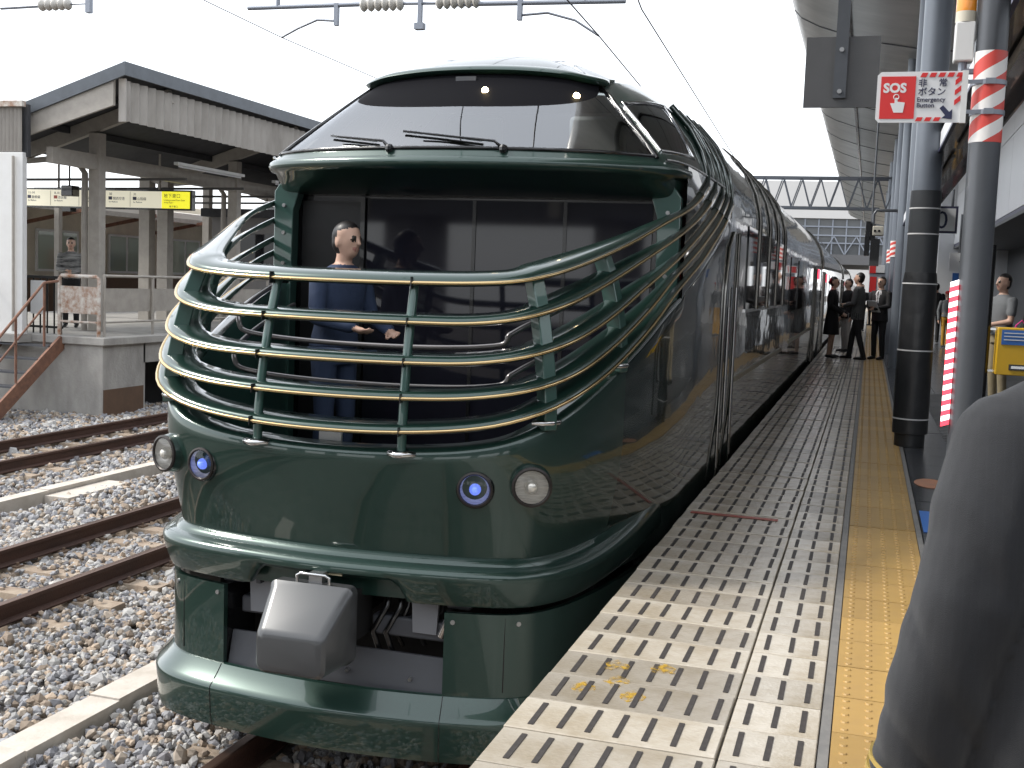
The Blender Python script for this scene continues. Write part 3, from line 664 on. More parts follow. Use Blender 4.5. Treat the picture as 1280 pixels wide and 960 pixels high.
m = MB(); curtain(m, -SY(6.2), SY(6.2), [(-.06,.475),(-.042,.470),(-.015,.435),(.022,.395),(.040,.378),(.046,.365),(.044,.34),(.036,.22),(.022,.165),(-.03,.155),(-.06,.2)], 110)
m.build('bottom_lip', GREEN, lead, smooth=35)
for sj in (-.62,.62): MB().tube([ring(sj,o_+.0006,z) for o_,z in [(-.042,.471),(-.015,.436),(.022,.396),(.040,.379),(.046,.365),(.036,.22),(.022,.165)]], .0022, 5).build('lip_joint', BLACK, lead)
# -------- equipment in the opening
eq = MB(); eq.loft([[(x,5.185,.45),(x,5.235,.63),(x,5.25,.63),(x,5.20,.45)] for x in (-.59,.59)], True, cap=True); ip = eq.build('inner_skirt_board', GREYP, lead)
for x in (-.28,.08,.42): MB().cyl((x,5.215,.52),(x,5.185,.515),.010,n=6).build('board_bolt', BOLT, ip)
MB().box(-.56,-.2,5.26,5.34,.72,.81).build('cross_beam', GREYP, lead, bevel=.012); MB().box(.18,.58,5.26,5.34,.70,.80).build('cross_beam', GREYP, lead, bevel=.012)
for x in (-.43,.47):
    br = MB().loft([[(x-.075,y,1.0),(x+.075,y,1.0),(x+.062,y,.74),(x-.062,y,.74)] for y in (5.24,5.262)], True, cap=True).build('bracket', mat('bracket_grey',(.19,.195,.21),.5), lead)
    MB().box(x-.012,x+.012,5.20,5.24,.90,1.0).build('bracket_rib', GREYP, br)
    for dx in (-.04,.04): MB().cyl((x+dx,5.24,.985),(x+dx,5.215,.985),.013,n=6).build('bracket_bolt', mat('rust_bolt',(.30,.2,.12),.5,.5), br)
for x in (-.60,.64): MB().box(x-.06,x+.06,5.25,5.33,.88,1.0).build('junction_box', GREYP, lead, bevel=.006)
MB().cyl((.56,5.24,.74),(.60,5.22,.83),.022,n=10).build('cable_plug', CHROME, lead, smooth=50)
MB().box(-.9,.9,5.62,5.7,.25,1.1).build('inner_bulkhead', DARK, lead)
MB().box(-.85,.85,5.40,5.62,1.02,1.1).build('underframe_front', DARK, lead)
MB().box(-1.1,1.1,6.2,26.8,.55,1.05).build('underframe', DARK, lead)
cp = MB(); cp.tube([(.0,5.1,.82),(0,5.6,.82)], .11, 12); cp.box(-.16,.16,5.12,5.3,.70,.95); cp.build('coupler_body', DARK, lead)
# air hoses
for x0 in (.24,.31): MB().tube([(x0,5.35,.95),(x0+.02,5.27,.85),(x0-.05,5.25,.72),(x0-.02,5.3,.58)], .016, 8).build('hose', BLACK, lead, smooth=60)
for i,(xa,za,xb,zb) in enumerate(((-.50,1.0,-.36,.66),(-.33,1.0,-.40,.62),(.36,1.0,.30,.62),(.54,.98,.42,.64))): MB().tube([(xa,5.36,za),(xa,5.30,lerp(za,zb,.4)),(xb,5.29,lerp(za,zb,.75)),(xb,5.38,zb)], .013, 8).build('hose', DARK if i%2 else BLACK, lead, smooth=60)
for x in (-.30,.30): MB().cyl((x,5.33,.93),(x,5.27,.93),.035,n=14).build('air_cock', BOLT, lead, smooth=40)
MB().box(-.12,.12,5.40,5.5,.93,1.03).build('draft_gear', GREYP, lead, bevel=.008)
# bogie wheels
for yb in (8.2,10.3):
    for sg in (-1,1): MB().cyl((sg*.60,yb,.42),(sg*.47,yb,.42),.42,n=24).build('wheel', DARK, lead, smooth=40)
# coupler cover
def rr(x0,x1,z0,z1,y,r,n=4):
    pts = []
    for cx,cz,a0 in ((x1-r,z1-r,0),(x0+r,z1-r,90),(x0+r,z0+r,180),(x1-r,z0+r,270)):
        for i in range(n+1): a = R(a0+90*i/n); pts.append((cx+r*math.cos(a), y, cz+r*math.sin(a)))
    return pts
cc = MB(); cc.loft([rr(-.225,.205,.625,1.005,5.02,.035),rr(-.23,.21,.625,1.005,4.96,.035),rr(-.222,.202,.627,.985,4.935,.045),rr(-.19,.17,.615,.83,4.76,.045),rr(-.175,.155,.63,.81,4.742,.04),rr(-.15,.13,.65,.79,4.737,.03)], True, cap=True)
cco = cc.build('coupler_cover', COVER, lead, smooth=28)
MB().tube([(-.09,4.97,.995),(-.09,4.965,1.04),(-.07,4.965,1.05),(.06,4.965,1.05),(.08,4.965,1.04),(.08,4.97,.995)], .008, 8).build('handle', CHROME, cco, smooth=60)
MB().box(-.04,.03,4.99,5.06,1.005,1.05).build('latch', BOLT, cco)
MB().box(-.06,.10,5.062,5.066,1.03,1.052).build('tape_label', mat('cream_label',(.62,.55,.36),.6), lead)
# -------- headlights
for sg in (-1,1):
    for xx, ro, zz, nm in ((.74,.078,1.50,0),(.985,.088,1.525,1)):
        s = sg*s_of_x(xx); p,n = OP(s, inset(zz,s)); p.z = zz
        fw = (n*.55+Vector((0,-1,0))*.45).normalized() if nm else (n*.8+Vector((0,-1,0))*.2).normalized()
        q0 = p - fw*.10; q1 = p + fw*(.052 if nm else .012)
        h = MB(); h.tube([q0-fw*.10, q0, p, q1], [ro*1.0, ro*1.18, ro*1.2, ro*1.08], 28, 0, False); hl = h.build('headlight', BLACK if not nm else GREEN, lead, smooth=50)
        b = MB(); 
        ra, rb = Vector((fw.y,-fw.x,0)).normalized(), None; rb = ra.cross(fw)
        b.loft([[q1+fw*d+(ra*math.cos(a*.2244)+rb*math.sin(a*.2244))*r for a in range(28)] for r,d in ((ro*1.1,-.004),(ro*1.1,.008),(ro*.98,.012),(ro*.90,.004))], True); b.build('bezel', mat('bezel_dark',(.035,.03,.028),.35,.5), hl, smooth=50)
        b = MB(); b.loft([[q1+fw*d+(ra*math.cos(a*.2244)+rb*math.sin(a*.2244))*r for a in range(28)] for r,d in ((ro*.92,.002),(ro*.75,-.014),(ro*.5,-.030),(ro*.22,-.040),(ro*.01,-.042))], True)
        b.build('reflector', mat('lamp_reflector',(.80,.78,.73),.30,.25,noise=(70,.8,(.42,.40,.37),(.2,.2,3))), hl, smooth=60)
        MB().ball(q1-fw*.012, ro*.38, 12, 8).build('bulb', LAMPIN if not nm else mat('bulb_clear',(.7,.68,.62),.12,.4), hl, smooth=60)
        g_ = MB(); g_.loft([[q1+fw*(.004+.010*(1-(r/ro)**2))+(ra*math.cos(a*.2244)+rb*math.sin(a*.2244))*r for a in range(28)] for r in (ro*.93,ro*.7,ro*.4,ro*.01)], True); g_.build('cover_glass', CLEAR, hl, smooth=60)
# -------- side details
for sg in (-1,1):
    def strip(pts, r, nm, m=CHROME): return MB().tube(pts, r, 8).build(nm, m, lead, smooth=60)
    for yb in (11.6,12.8,13.95,15.15):
        strip([(sg*1.412,yb,2.30),(sg*1.412,yb,3.0)]+[(sg*(x+.012),yb,z) for x,z in SEC[1:8]], .02, 'window_bar', mat('dark_chrome',(.30,.29,.27),.2,1.0))
    MB().box(sg*1.405-.008,sg*1.405+.008,10.55,15.2,2.28,2.31).build('window_sill', CHROME, lead)
    MB().box(sg*1.4045-.005,sg*1.4045+.005,10.58,15.18,2.31,3.05).build('side_window', DGLASS, lead)
    MB().box(sg*1.405-.009,sg*1.405+.009,9.95,15.4,1.70,1.745).build('side_trim', mat('trim_beige',(.36,.33,.25),.35,.6), lead)
    MB().box(sg*1.405-.009,sg*1.405+.009,16.9,23.4,1.74,1.785).build('side_trim', mat('trim_beige'), lead)
    fr = [(sg*1.408,8.98,1.0),(sg*1.408,9.0,2.45),(sg*1.408,9.12,2.80),(sg*1.408,9.4,2.93),(sg*1.408,9.8,2.95),(sg*1.408,9.8,1.0)]
    dr = strip(fr, .014, 'door_frame', mat('dark_chrome'))
    MB().tube([(sg*1.425,9.16,1.45),(sg*1.425,9.16,2.35)], .013, 8).build('grab_handle', CHROME, dr, smooth=60)
    MB().tube([(sg*1.425,9.62,1.30),(sg*1.425,9.62,2.5)], .013, 8).build('grab_handle', CHROME, dr, smooth=60)
    for ya, yb2 in ((16.6,18.0),(18.4,19.8)):
        MB().box(sg*1.404-.005,sg*1.404+.005,ya,yb2,2.2,2.95).build('side_window', DGLASS, lead)
    d2 = strip([(sg*1.408,23.8,1.0),(sg*1.408,23.8,2.95),(sg*1.408,24.7,2.95),(sg*1.408,24.7,1.0)], .016, 'door_frame', mat('dark_chrome'))
    MB().box(sg*1.405-.006,sg*1.405+.006,25.3,26.1,2.75,2.95).build('red_indicator', mat('red_led',(.6,.03,.05),.4,emit=((1,.05,.1),1.2)), lead)
# -------- following cars
def car(y0, ln, label):
    t = empty('train_car', (0,y0+ln/2,0), label, 'train', 'green train cars behind the leading car')
    sec = [(-1.36,.92),(-1.4,1.15),(-1.4,2.0)]+full+[(1.4,2.0),(1.4,1.15),(1.36,.92)]
    MB().loft([[(x,y,z) for x,z in sec] for y in (y0,y0+ln*.25,y0+ln*.5,y0+ln*.75,y0+ln)], cap=False).build('body_shell', GREEN_SIDE, t, smooth=40)
    MB().poly([(x,y0+.01,z) for x,z in sec],(0,.02,0)).build('end_wall', BLACK, t)
    MB().box(-1.2,1.2,y0,y0+ln,.3,1.0).build('underframe', DARK, t)
    for sg in (-1,1):
        MB().box(sg*1.405-.009,sg*1.405+.009,y0+3,y0+ln-3,1.74,1.785).build('side_trim', mat('trim_beige'), t)
        for i in range(7):
            ya = y0+3.2+i*2.15; MB().box(sg*1.404-.006,sg*1.404+.006,ya,ya+1.5,2.15,2.95).build('side_window', DGLASS, t)
        for yd in (y0+.9,y0+ln-1.9): MB().tube([(sg*1.408,yd,1.0),(sg*1.408,yd,2.95),(sg*1.408,yd+.95,2.95),(sg*1.408,yd+.95,1.0)], .02, 6).build('door_frame', mat('dark_chrome'), t)
        MB().box(sg*1.405-.006,sg*1.405+.006,y0+2.1,y0+2.8,2.72,2.92).build('red_indicator', mat('red_led'), t)
        MB().tube([(sg*(x+.012),y0+.06,z) for x,z in SEC[:8]]+[], .03, 6).build('end_rib', mat('dark_chrome'), t)
car(27.5,20.8,'dark green second train car directly behind the observation car')
car(48.8,20.8,'dark green third train car further along the platform')
car(70.1,20.8,'dark green fourth train car far along the platform')

# ================================================================== FAR PLATFORM ON THE LEFT
LZ = 1.2; LX = -10.3; LY = 17.3
lp = empty('platform', (-12, 30, 0), 'old concrete platform across the tracks with stained end wall', 'platform', kind='structure')
MB().box(-18, LX, LY, LY+1.25, -.3, LZ-.14).build('end_wall', CONC, lp)
MB().box(-18, LX-.9, LY+1.25, 90, -.3, LZ-.14).build('recessed_wall', DARK, lp)  # near-black colour stands in for shade in the void below the platform
MB().box(-18, LX, LY+1.2, 90, LZ-.50, LZ-.14).build('edge_beam', CONC, lp)
MB().box(-18, LX+.07, LY-.06, 90, LZ-.138, LZ).build('deck_slab', CONC, lp, bevel=.015)
for i in range(8): MB().box(LX-.5, LX-.02, LY+4.2+i*4.2, LY+4.7+i*4.2, -.3, LZ-.5).build('support_pier', CONC, lp)
MB().box(LX-.02,LX+.006,LY+.02,LY+1.2,-.26,.28).build('stained_base', BROWN, lp)
# stairs to the track
st = empty('staircase', (-11.8, 16, -.26), 'rusty steel stairs with handrail down from the far platform end', 'stairs')
for sx in (-12.45,-11.12):
    MB().beam((sx,LY-.02,LZ-.10),(sx,15.35,-.24),.05,.24).build('stringer', RUSTP, st)
    hr = MB().tube([(sx,17.15,2.16),(sx,16.8,2.13),(sx,15.2,.80)], .024, 8).build('handrail', RUSTP, st, smooth=60)
    MB().tube([(sx,16.8,1.72),(sx,15.2,.40)], .018, 8).build('mid_rail', RUSTP, st, smooth=60)
    for yy in (16.8,16.1,15.4):
        z = 2.13-(16.8-yy)*.83; MB().tube([(sx,yy,z),(sx,yy,z-1.1)], .022, 8).build('stair_post', RUSTP, st, smooth=60)
for i in range(6):
    f = (i+.5)/6; MB().box(-12.43,-11.14,lerp(LY-.1,15.45,f)-.13,lerp(LY-.1,15.45,f)+.13,lerp(LZ-.05,-.16,f)-.03,lerp(LZ-.05,-.16,f)).build('tread', GREYP, st)
# railings on the platform end
ra = empty('railing', (-10.9, LY+.1, LZ), 'rusty white tube railing with pale infill panel at far platform end', 'railing')
zt = 2.26
MB().tube([(-11.28,LY+.1,LZ),(-11.28,LY+.1,zt-.05),(-11.24,LY+.1,zt),(-10.52,LY+.1,zt),(-10.46,LY+.1,zt-.04),(-10.46,LY+.1,LZ)], .034, 8).build('frame', RUSTW, ra, smooth=60)
MB().box(-11.25,-10.49,LY+.085,LY+.11,1.60,2.08).build('panel', RUSTW, ra)
MB().tube([(-11.28,LY+.1,1.45),(-10.46,LY+.1,1.45)], .022, 8).build('lower_bar', RUSTW, ra, smooth=60)
rb = empty('railing', (-10.42, 22, LZ), 'long pale steel railing with infill boards along the far platform edge', 'railing')
for z, r_ in ((2.28,.026),(1.46,.02)): MB().tube([(-10.42,LY+.18,z),(-10.42,30,z)], r_, 8).build('rail_bar', CREAMC, rb, smooth=60)
for i in range(9):
    y = LY+.2+i*1.45; MB().tube([(-10.42,y,LZ),(-10.42,y,2.28)], .026, 8).build('post', CREAMC, rb, smooth=60)
    MB().box(-10.47,-10.452,y+.03,y+1.42,1.64,2.06).build('infill_board', CREAMC, rb)
gt = empty('gate', (-11.8,LY+.3,LZ), 'dark steel gate with white notice at the top of the stairs', 'gate')
for i in range(7): MB().tube([(-12.3+i*.15,LY+.3,LZ),(-12.3+i*.15,LY+.3,2.2)], .016, 6).build('bar', BLACK, gt)
MB().box(-12.33,-11.37,LY+.28,LY+.32,2.19,2.24).build('top_rail', BLACK, gt); MB().box(-12.33,-11.37,LY+.28,LY+.32,1.3,1.34).build('bottom_rail', BLACK, gt)
MB().box(-12.03,-11.72,LY+.26,LY+.275,1.55,2.15).build('notice', SIGNW, gt)
# ---------------- butterfly canopy
cn = empty('platform_canopy', (-13.4, 30, LZ), 'grey butterfly roof canopy with corrugated fascia over the far platform', 'canopy')
EX, EZ, VX, VZ = -9.95, 5.92, -13.6, 4.72
CY0, CY1 = 17.45, 70
def rz_(x): return lerp(EZ, VZ, (EX-x)/(EX-VX)) if x > VX else lerp(VZ, EZ, (VX-x)/3.65)
MB().loft([[(EX,y,EZ),(VX,y,VZ),(VX-3.65,y,EZ),(VX-3.65,y,EZ-.08),(VX,y,VZ-.08),(EX,y,EZ-.08)] for y in (CY0,CY1)], True, cap=True).build('roof_sheet', DKWOOD, cn)
MB().loft([[(EX+.03,y,EZ+.03),(EX+.03,y,EZ-.20),(EX-.02,y,EZ-.20),(EX-.02,y,EZ+.03)] for y in (CY0-.1,CY1)], True, cap=True).build('edge_flashing', ROOFG, cn)
MB().poly([(EX+.035,CY0-.12,EZ+.03),(EX+.035,CY0-.12,EZ-.20),(VX,CY0-.12,VZ-.20),(VX,CY0-.12,VZ+.03)],(0,.05,0)).build('gable_flashing', ROOFG, cn)
MB().poly([(-10.18,CY0-.07,rz_(-10.18)-.19),(-10.18,CY0-.07,5.22),(-11.9,CY0-.07,4.72),(VX,CY0-.07,4.25),(VX,CY0-.07,VZ-.19)],(0,.06,0)).build('gable_board', CREAMC, cn)
co = MB(); rows = []
n = 260
for i in range(n+1):
    y = 17.5 + (CY1-17.5)*i/n*.62; dx = .035*(1 if (i//1) % 2 else -1); rows.append([(-10.05+dx,y,5.66),(-10.05+dx,y,4.97)])
co.loft(rows).build('corrugated_fascia', CORR, cn)
MB().box(-10.13,-9.99,17.46,17.49,4.95,5.68).build('fascia_end', CORR, cn)
for i in range(9):
    y = 19.0+i*5.0
    for sg in (0,1):
        x0 = -10.1 if sg == 0 else -17.1
        MB().beam((-13.6,y,VZ-.22),(x0,y,EZ-.30),.12,.26).build('rafter', CREAMC, cn)
    MB().beam((-11.7,y,4.55),(-13.3,y,VZ-.3),.08,.1).build('knee_brace', CREAMC, cn)
for x in (-10.9,-12.3,-14.9,-16.2): MB().beam((x,CY0+.1,rz_(x)-.15),(x,CY1,rz_(x)-.15),.07,.12).build('purlin', DKWOOD, cn)
MB().beam((-11.7,CY0+.2,4.40),(-11.7,CY1,4.40),.14,.28).build('girder', CREAMC, cn)
for i in range(9):
    y = 19.0+i*5.0
    cl = MB().box(-11.82,-11.58,y-.1,y+.1,LZ,4.95).build('column', CREAMC, cn, bevel=.01)
    MB().tube([(-11.98,y,LZ),(-11.98,y,4.2),(-12.1,y,4.35),(-12.6,y,4.45)], .06, 10).build('downpipe', CREAMC, cl, smooth=60)
    MB().box(-15.6,-15.4,y-.1,y+.1,LZ,4.95).build('column', CREAMC, cn)
for i in range(5):
    y = 20.5+i*4; MB().box(-11.02,-10.92,y,y+2.6,4.52,4.58).build('light_fitting', WHITE, cn)
    MB().cyl((-10.97,y+.1,4.50),(-10.97,y+2.5,4.50),.018,n=8).build('light_tube', mat('unlit_tube',(.75,.76,.78),.3), cn)
for i in range(4): MB().beam((-16,20.3+i*2.2,4.15),(-10.6,20.3+i*2.2,4.22),.05,.05).build('conduit', mat('conduit_dark',(.07,.065,.06),.7), cn)
# white end wall of the platform hut
hut = empty('windbreak_wall', (-13.5, 17, LZ), 'white panel wall with corrugated top at the far platform end', 'wall')
MB().box(-16,-11.74,17.0,17.12,LZ-.002,4.37).build('wall', WHITE, hut, bevel=.01)
MB().box(-16,-11.74,16.9,17.25,LZ-.14,LZ-.003).build('footing', CONC, hut)
MB().box(-16,-11.70,17.09,17.16,4.30,5.2).build('frame', DKWOOD, hut)
cr = MB(); cr.loft([[(-16+.04*i,17.03+(.02 if i%2 else -.02),4.38),(-16+.04*i,17.03+(.02 if i%2 else -.02),5.15)] for i in range(107)]); cr.build('corrugated_wall', CORR, hut)
MB().box(-16,-11.72,16.96,17.06,5.15,5.25).build('eave_board', RUSTW, hut)
MB().tube([(-11.9,16.96,1.25),(-11.9,16.96,4.3)], .025, 8).build('conduit', CREAMC, hut)
# hanging sign
sg_ = empty('station_sign', (-13.7,22,3.72), 'long ivory station sign with bright yellow end panel under the far canopy', 'sign')
MB().box(-15.95,-11.55,22.0,22.14,3.70,4.13).build('housing', BLACK, sg_)
MB().box(-15.9,-12.29,21.985,22.0,3.735,4.095).build('ivory_panel', IVORY, sg_); MB().box(-12.285,-11.60,21.985,22.0,3.735,4.095).build('yellow_panel', YELS, sg_)
for x in (-15.0,-12.4): MB().cyl((x,22.07,4.13),(x,22.07,4.9),.025,n=8).build('hanger', CREAMC, sg_)
tx_ = lambda b, x, z, s, m=NAVYT: text('lettering', b, facing((x,21.983,z),0,-1), s, m, sg_, .001)
tx_('地下東口', -12.24, 3.965, .105); tx_('Underground East Gate', -12.24, 3.895, .055); tx_('지하동쪽출구', -12.24, 3.84, .045); tx_('地下東口', -12.10, 3.755, .055)
for x, a, b_ in ((-15.75,'11-14','新幹線'),(-15.05,'8-10','奈良線'),(-14.3,'4-5','びわこ線'),(-13.62,'30','関西空港'),(-13.0,'31','山陰線')):
    tx_(a, x, 4.0, .075); tx_(b_, x+.10, 3.90, .075); tx_('for Platform', x, 3.84, .045)
    MB().box(x-.01,x+.08,21.978,21.983,3.90,3.97).build('icon', NAVY if x != -15.05 else mat('icon_red',(.5,.12,.08),.5), sg_)
for x in (-15.15,-14.4,-13.72,-13.08): MB().box(x-.004,x+.004,21.98,21.984,3.75,4.08).build('divider', CREAMC, sg_)
cb = empty('ceiling_camera', (-14.3,21.6,4.3), 'dark camera unit hanging in front of the ivory sign', 'camera')
MB().box(-14.5,-14.2,21.5,21.75,3.93,4.16).build('housing', BLACK, cb, bevel=.02); MB().cyl((-14.35,21.6,4.16),(-14.35,21.6,4.8),.02,n=8).build('hanger', BLACK, cb); MB().box(-14.46,-14.25,21.5,21.7,3.60,3.68).build('lower_unit', BLACK, cb)
# kiosk on the platform and building beyond
ki = empty('kiosk', (-12.2,28,LZ), 'grey kiosk with dark window on the far platform', 'kiosk')
MB().box(-13.2,-10.9,25.5,33,LZ,3.75).build('wall', mat('kiosk_grey',(.22,.21,.205),.6), ki)
MB().box(-12.45,-11.1,25.48,25.498,2.35,3.35).build('window', DGLASS, ki); MB().box(-12.52,-12.44,25.46,25.497,1.25,3.5).build('frame_post', WHITE, ki); MB().box(-10.898,-10.88,26,32.5,2.2,3.4).build('side_window', DGLASS, ki)
MB().box(-13.4,-10.7,25.3,33.2,3.75,3.95).build('roof_slab', DKWOOD, ki)
for x in (-14.05,-13.55): 
    MB().box(x-.14,x+.14,23.9,24.15,LZ,4.5).build('pillar', CREAMC, label='cream steel pillar standing beside the grey kiosk', cat='pillar', group='twin cream pillars by the kiosk')
bd = empty('station_building', (-22,44,0), 'cream station building with green windows beyond the far platform', 'building')
MB().box(-26,-21,24,75,-.2,4.6).build('wall', CREAM, bd); MB().box(-20.99,-20.94,24,75,-.2,2.05).build('plinth', BROWN, bd)
for i in range(13):
    y = 25.2+i*3.4
    wn = MB().box(-20.995,-20.93,y,y+1.9,2.2,3.45).build('window', WHITE, bd)
    for j in (0,1): MB().box(-20.93,-20.92,y+.07+j*.92,y+.88+j*.92,2.27,3.38).build('pane', GRNWIN, wn)
MB().poly([(-26,24,4.85),(-26,24,4.65),(-19.4,24,4.05),(-19.4,24,4.25)],(0,51,0)).build('roof', mat('pale_roof',(.66,.62,.56),.6), bd)
for i in range(16): MB().beam((-21,25+i*3.2,3.6),(-18.8,25+i*3.2,4.03),.08,.10).build('roof_bracket', RUSTP, bd)
MB().beam((-19.4,24,4.0),(-19.4,75,4.0),.08,.14).build('eave_beam', CREAMC, bd)
for i in range(10): MB().box(-19.05,-18.9,27+i*5,27.15+i*5,-.2,4.1).build('eave_post', CREAMC, bd)
for x, y, m, nm, lb in ((-18.2,33.5,RED,'vending_machine','red vending machine beyond the far platform'),(-18.3,35.5,BLUE,'vending_machine','blue vending machine beside the red one')):
    v_ = empty(nm,(x,y,1.0),lb,'vending machine'); MB().box(x-.5,x+.5,y-.4,y+.4,1.0,2.9).build('cabinet', m, v_, bevel=.02); MB().box(x-.42,x+.2,y-.42,y-.405,1.9,2.75).build('display', SIGNW, v_)
    MB().box(-21,x+.8,y-1,y+1,.0,1.0).build('plinth', CONC, v_)
# ================================================================== OVERHEAD LINE
def cat_arm():
    t = empty('catenary_beam', (-3.19,14,5.95), 'overhead line cross bar with ribbed insulators and curved arms', 'catenary')
    MB().tube([(-5.64,14,5.94),(-4.02,14,5.94)], .03, 8).build('bar', GALV, t, smooth=60); MB().tube([(-2.75,14,5.90),(-.55,14,5.87)], .03, 8).build('bar', GALV, t, smooth=60)
    for xa, xb in ((-4.02,-3.42),(-2.98,-2.75+.35)):
        pts = []; rad = []
        for i in range(25): f = i/24; pts.append((lerp(xa,xb,f),14,5.93)); rad.append(.035+.055*abs(math.sin(f*math.pi*6)))
        MB().tube(pts, rad, 14).build('insulator', INS, t, smooth=60)
    hp = MB().box(-3.215,-3.165,13.97,14.03,5.62,7.5).build('hanger_bracket', GALV, t); MB().tube([(-3.42,14,5.93),(-2.98,14,5.92)], .02, 6).build('link', GALV, t)
    MB().box(-3.25,-3.13,13.95,14.05,5.6,5.68).build('clamp', GALV, hp)
    for x0, x1, zz in ((-4.35,-5.14,5.55),(-1.87,-.86,5.47)):
        MB().box(x0-.028,x0+.028,13.97,14.03,5.68,5.96).build('arm_clamp', GALV, t)
        MB().tube([(x0,14,5.74),(lerp(x0,x1,.35),14,5.76),(lerp(x0,x1,.7),14,5.66),(x1,14,zz)], .016, 6).build('steady_arm', GALV, t, smooth=60)
    MB().tube([(-1.05,14,5.88),(-1.0,14,7.5)], .03, 8).build('drop_tube', GALV, t); MB().tube([(-5.2,14,5.94),(-5.2,14,7.5)], .03, 8).build('drop_tube', GALV, t)
    MB().tube([(-10.7,14,7.5),(1.0,14,7.5)], .05, 8).build('upper_beam', GALV, t)
    for xb in (-10.6,): MB().cyl((xb,14,-.2),(xb,14,7.7),.13,n=14).build('mast', GALV, t, smooth=40)
cat_arm()
t = empty('catenary_beam', (-8.6,14,6.06), 'overhead line bar with stacked disc insulator over the far track', 'catenary')
MB().tube([(-9.6,14,6.06),(-8.95,14,6.07)], .025, 8).build('bar', GALV, t)
MB().tube([(lerp(-8.95,-8.42,i/20),14,6.08) for i in range(21)], [.035+.05*abs(math.sin(i/20*math.pi*5)) for i in range(21)], 14).build('insulator', INS, t, smooth=60); MB().box(-8.16,-8.09,13.96,14.04,5.95,7.5).build('bracket', GALV, t); MB().tube([(-8.42,14,6.08),(-8.15,14,6.08)],.015,6).build('link', GALV, t)
wires = [([(-.42,2,5.47),(-.86,14,5.47),(-1.3,23.2,5.47),(-.6,60,5.42),(-.2,120,5.4)],.0085,'contact wire hanging above the green train'),
         ([(.75,2,5.95),(-.55,15,6.0),(-1.45,36,6.05),(-1.6,60,6.2),(-1.0,120,6.2)],.010,'thicker upper wire strung above the green train'),
         ([(-6.6,9,6.3),(-5.14,14,5.55),(-4.6,25,5.35),(-4.2,60,5.3)],.006,'thin contact wire over the middle track')]
for pts, r_, lb in wires: MB().tube(pts, r_, 6).build('overhead_wire', WIRE, label=lb, cat='wire', smooth=60)
GSTEEL = mat('gantry_steel', (.105,.115,.135), .5, .3)
# gantry truss over the train
gy = 40; ga = empty('gantry', (2.97,gy,PZ), 'steel lattice gantry spanning the track behind the front cars', 'gantry')
zt_, zb_ = 6.2, 5.22
for dy in (-.3,.3):
    MB().beam((-1.9,gy+dy,zt_),(2.97,gy+dy,zt_),.07,.07).build('chord', GSTEEL, ga); MB().beam((-1.5,gy+dy,zb_),(2.6,gy+dy,zb_),.07,.07).build('chord', GSTEEL, ga)
    for i in range(8):
        x = -1.7+i*.6; MB().beam((x,gy+dy,zt_),(x+.3,gy+dy,zb_),.036,.036).build('web', GSTEEL, ga); MB().beam((x+.3,gy+dy,zb_),(x+.6,gy+dy,zt_),.036,.036).build('web', GSTEEL, ga)
MB().cyl((2.97,gy,PZ),(2.97,gy,6.75),.13,n=16).build('mast', STEELB, ga, smooth=40)
MB().beam((-1.9,gy-.3,zt_),(-1.9,gy+.3,zt_),.06,.06).build('end_tie', GSTEEL, ga)
# far bridge building
fb = empty('bridge_building', (-2,112,0), 'far bridge building with latticed glazing spanning the tracks', 'building')
MB().box(-60,40,112,135,9.2,12.6).build('upper_wall', HAZEB, fb); MB().box(-60,40,112.6,134,5.9,9.2).build('glazing', FARDK, fb); MB().box(-60,40,111.5,135,5.0,5.9).build('soffit_beam', mat('soffit',(.10,.10,.105),.6), fb)
for i in range(34): MB().box(-20+i*1.25,-19.88+i*1.25,112.3,112.6,5.9,9.2).build('mullion', GALV, fb)
for z in (6.9,7.6,8.4): MB().box(-20,24,112.25,112.6,z,z+.12).build('transom', GALV, fb)
for i in range(22): MB().beam((-20+i*2,112.2,5.9),(-19+i*2,112.2,7.6),.1,.1).build('brace', GALV, fb); MB().beam((-19+i*2,112.2,7.6),(-18+i*2,112.2,5.9),.1,.1).build('brace', GALV, fb)
for x in (-14,6.5,20): MB().box(x-.5,x+.5,113,114,-.2,5).build('pier', CONC, fb)
f2 = empty('city_building', (-6,190,0), 'pale city building rising beyond the bridge building', 'building')
MB().box(-22,6,190,205,-.2,17.5).build('wall', HAZEB, f2); 
for i in range(7):
    for j in range(2): MB().box(-20+i*3.6,-18+i*3.6,189.9,190,11.5+j*2.8,13+j*2.8).build('window', FARDK, f2)
f3 = empty('city_building', (-30,170,0), 'beige city block beyond the bridge building', 'building')
MB().box(-40,-8,215,230,-.2,20).build('wall', mat('beige_far',(.5,.46,.4),.8), f3)

# unseen overbuilding added behind the viewpoint to darken reflections in glass and paint
ob = empty('reflection_overbuilding', (-6,-26,0), 'dark overbuilding added out of view behind the platform end to darken reflections', 'building')
MB().box(-32,22,-30,-24,4.6,13).build('wall', mat('over_wall',(.13,.13,.14),.6,noise=(.5,.6,(.08,.08,.085))), ob)
for i in range(12): MB().box(-30+i*4.2,-28.4+i*4.2,-24,-23.9,8.4,11.2).build('window', DGLASS, ob)
for i, x in enumerate((-30,-22,-14,-6.2,-2.1,4.5,12,20)): MB().box(x-.5,x+.5,-29,-25,-.26,4.6).build('column', CONC, ob)
for i in range(7): MB().box(-29+i*7,-28.6+i*7,-23.98,-23.7,4.6,13).build('wall_rib', CREAMC, ob)

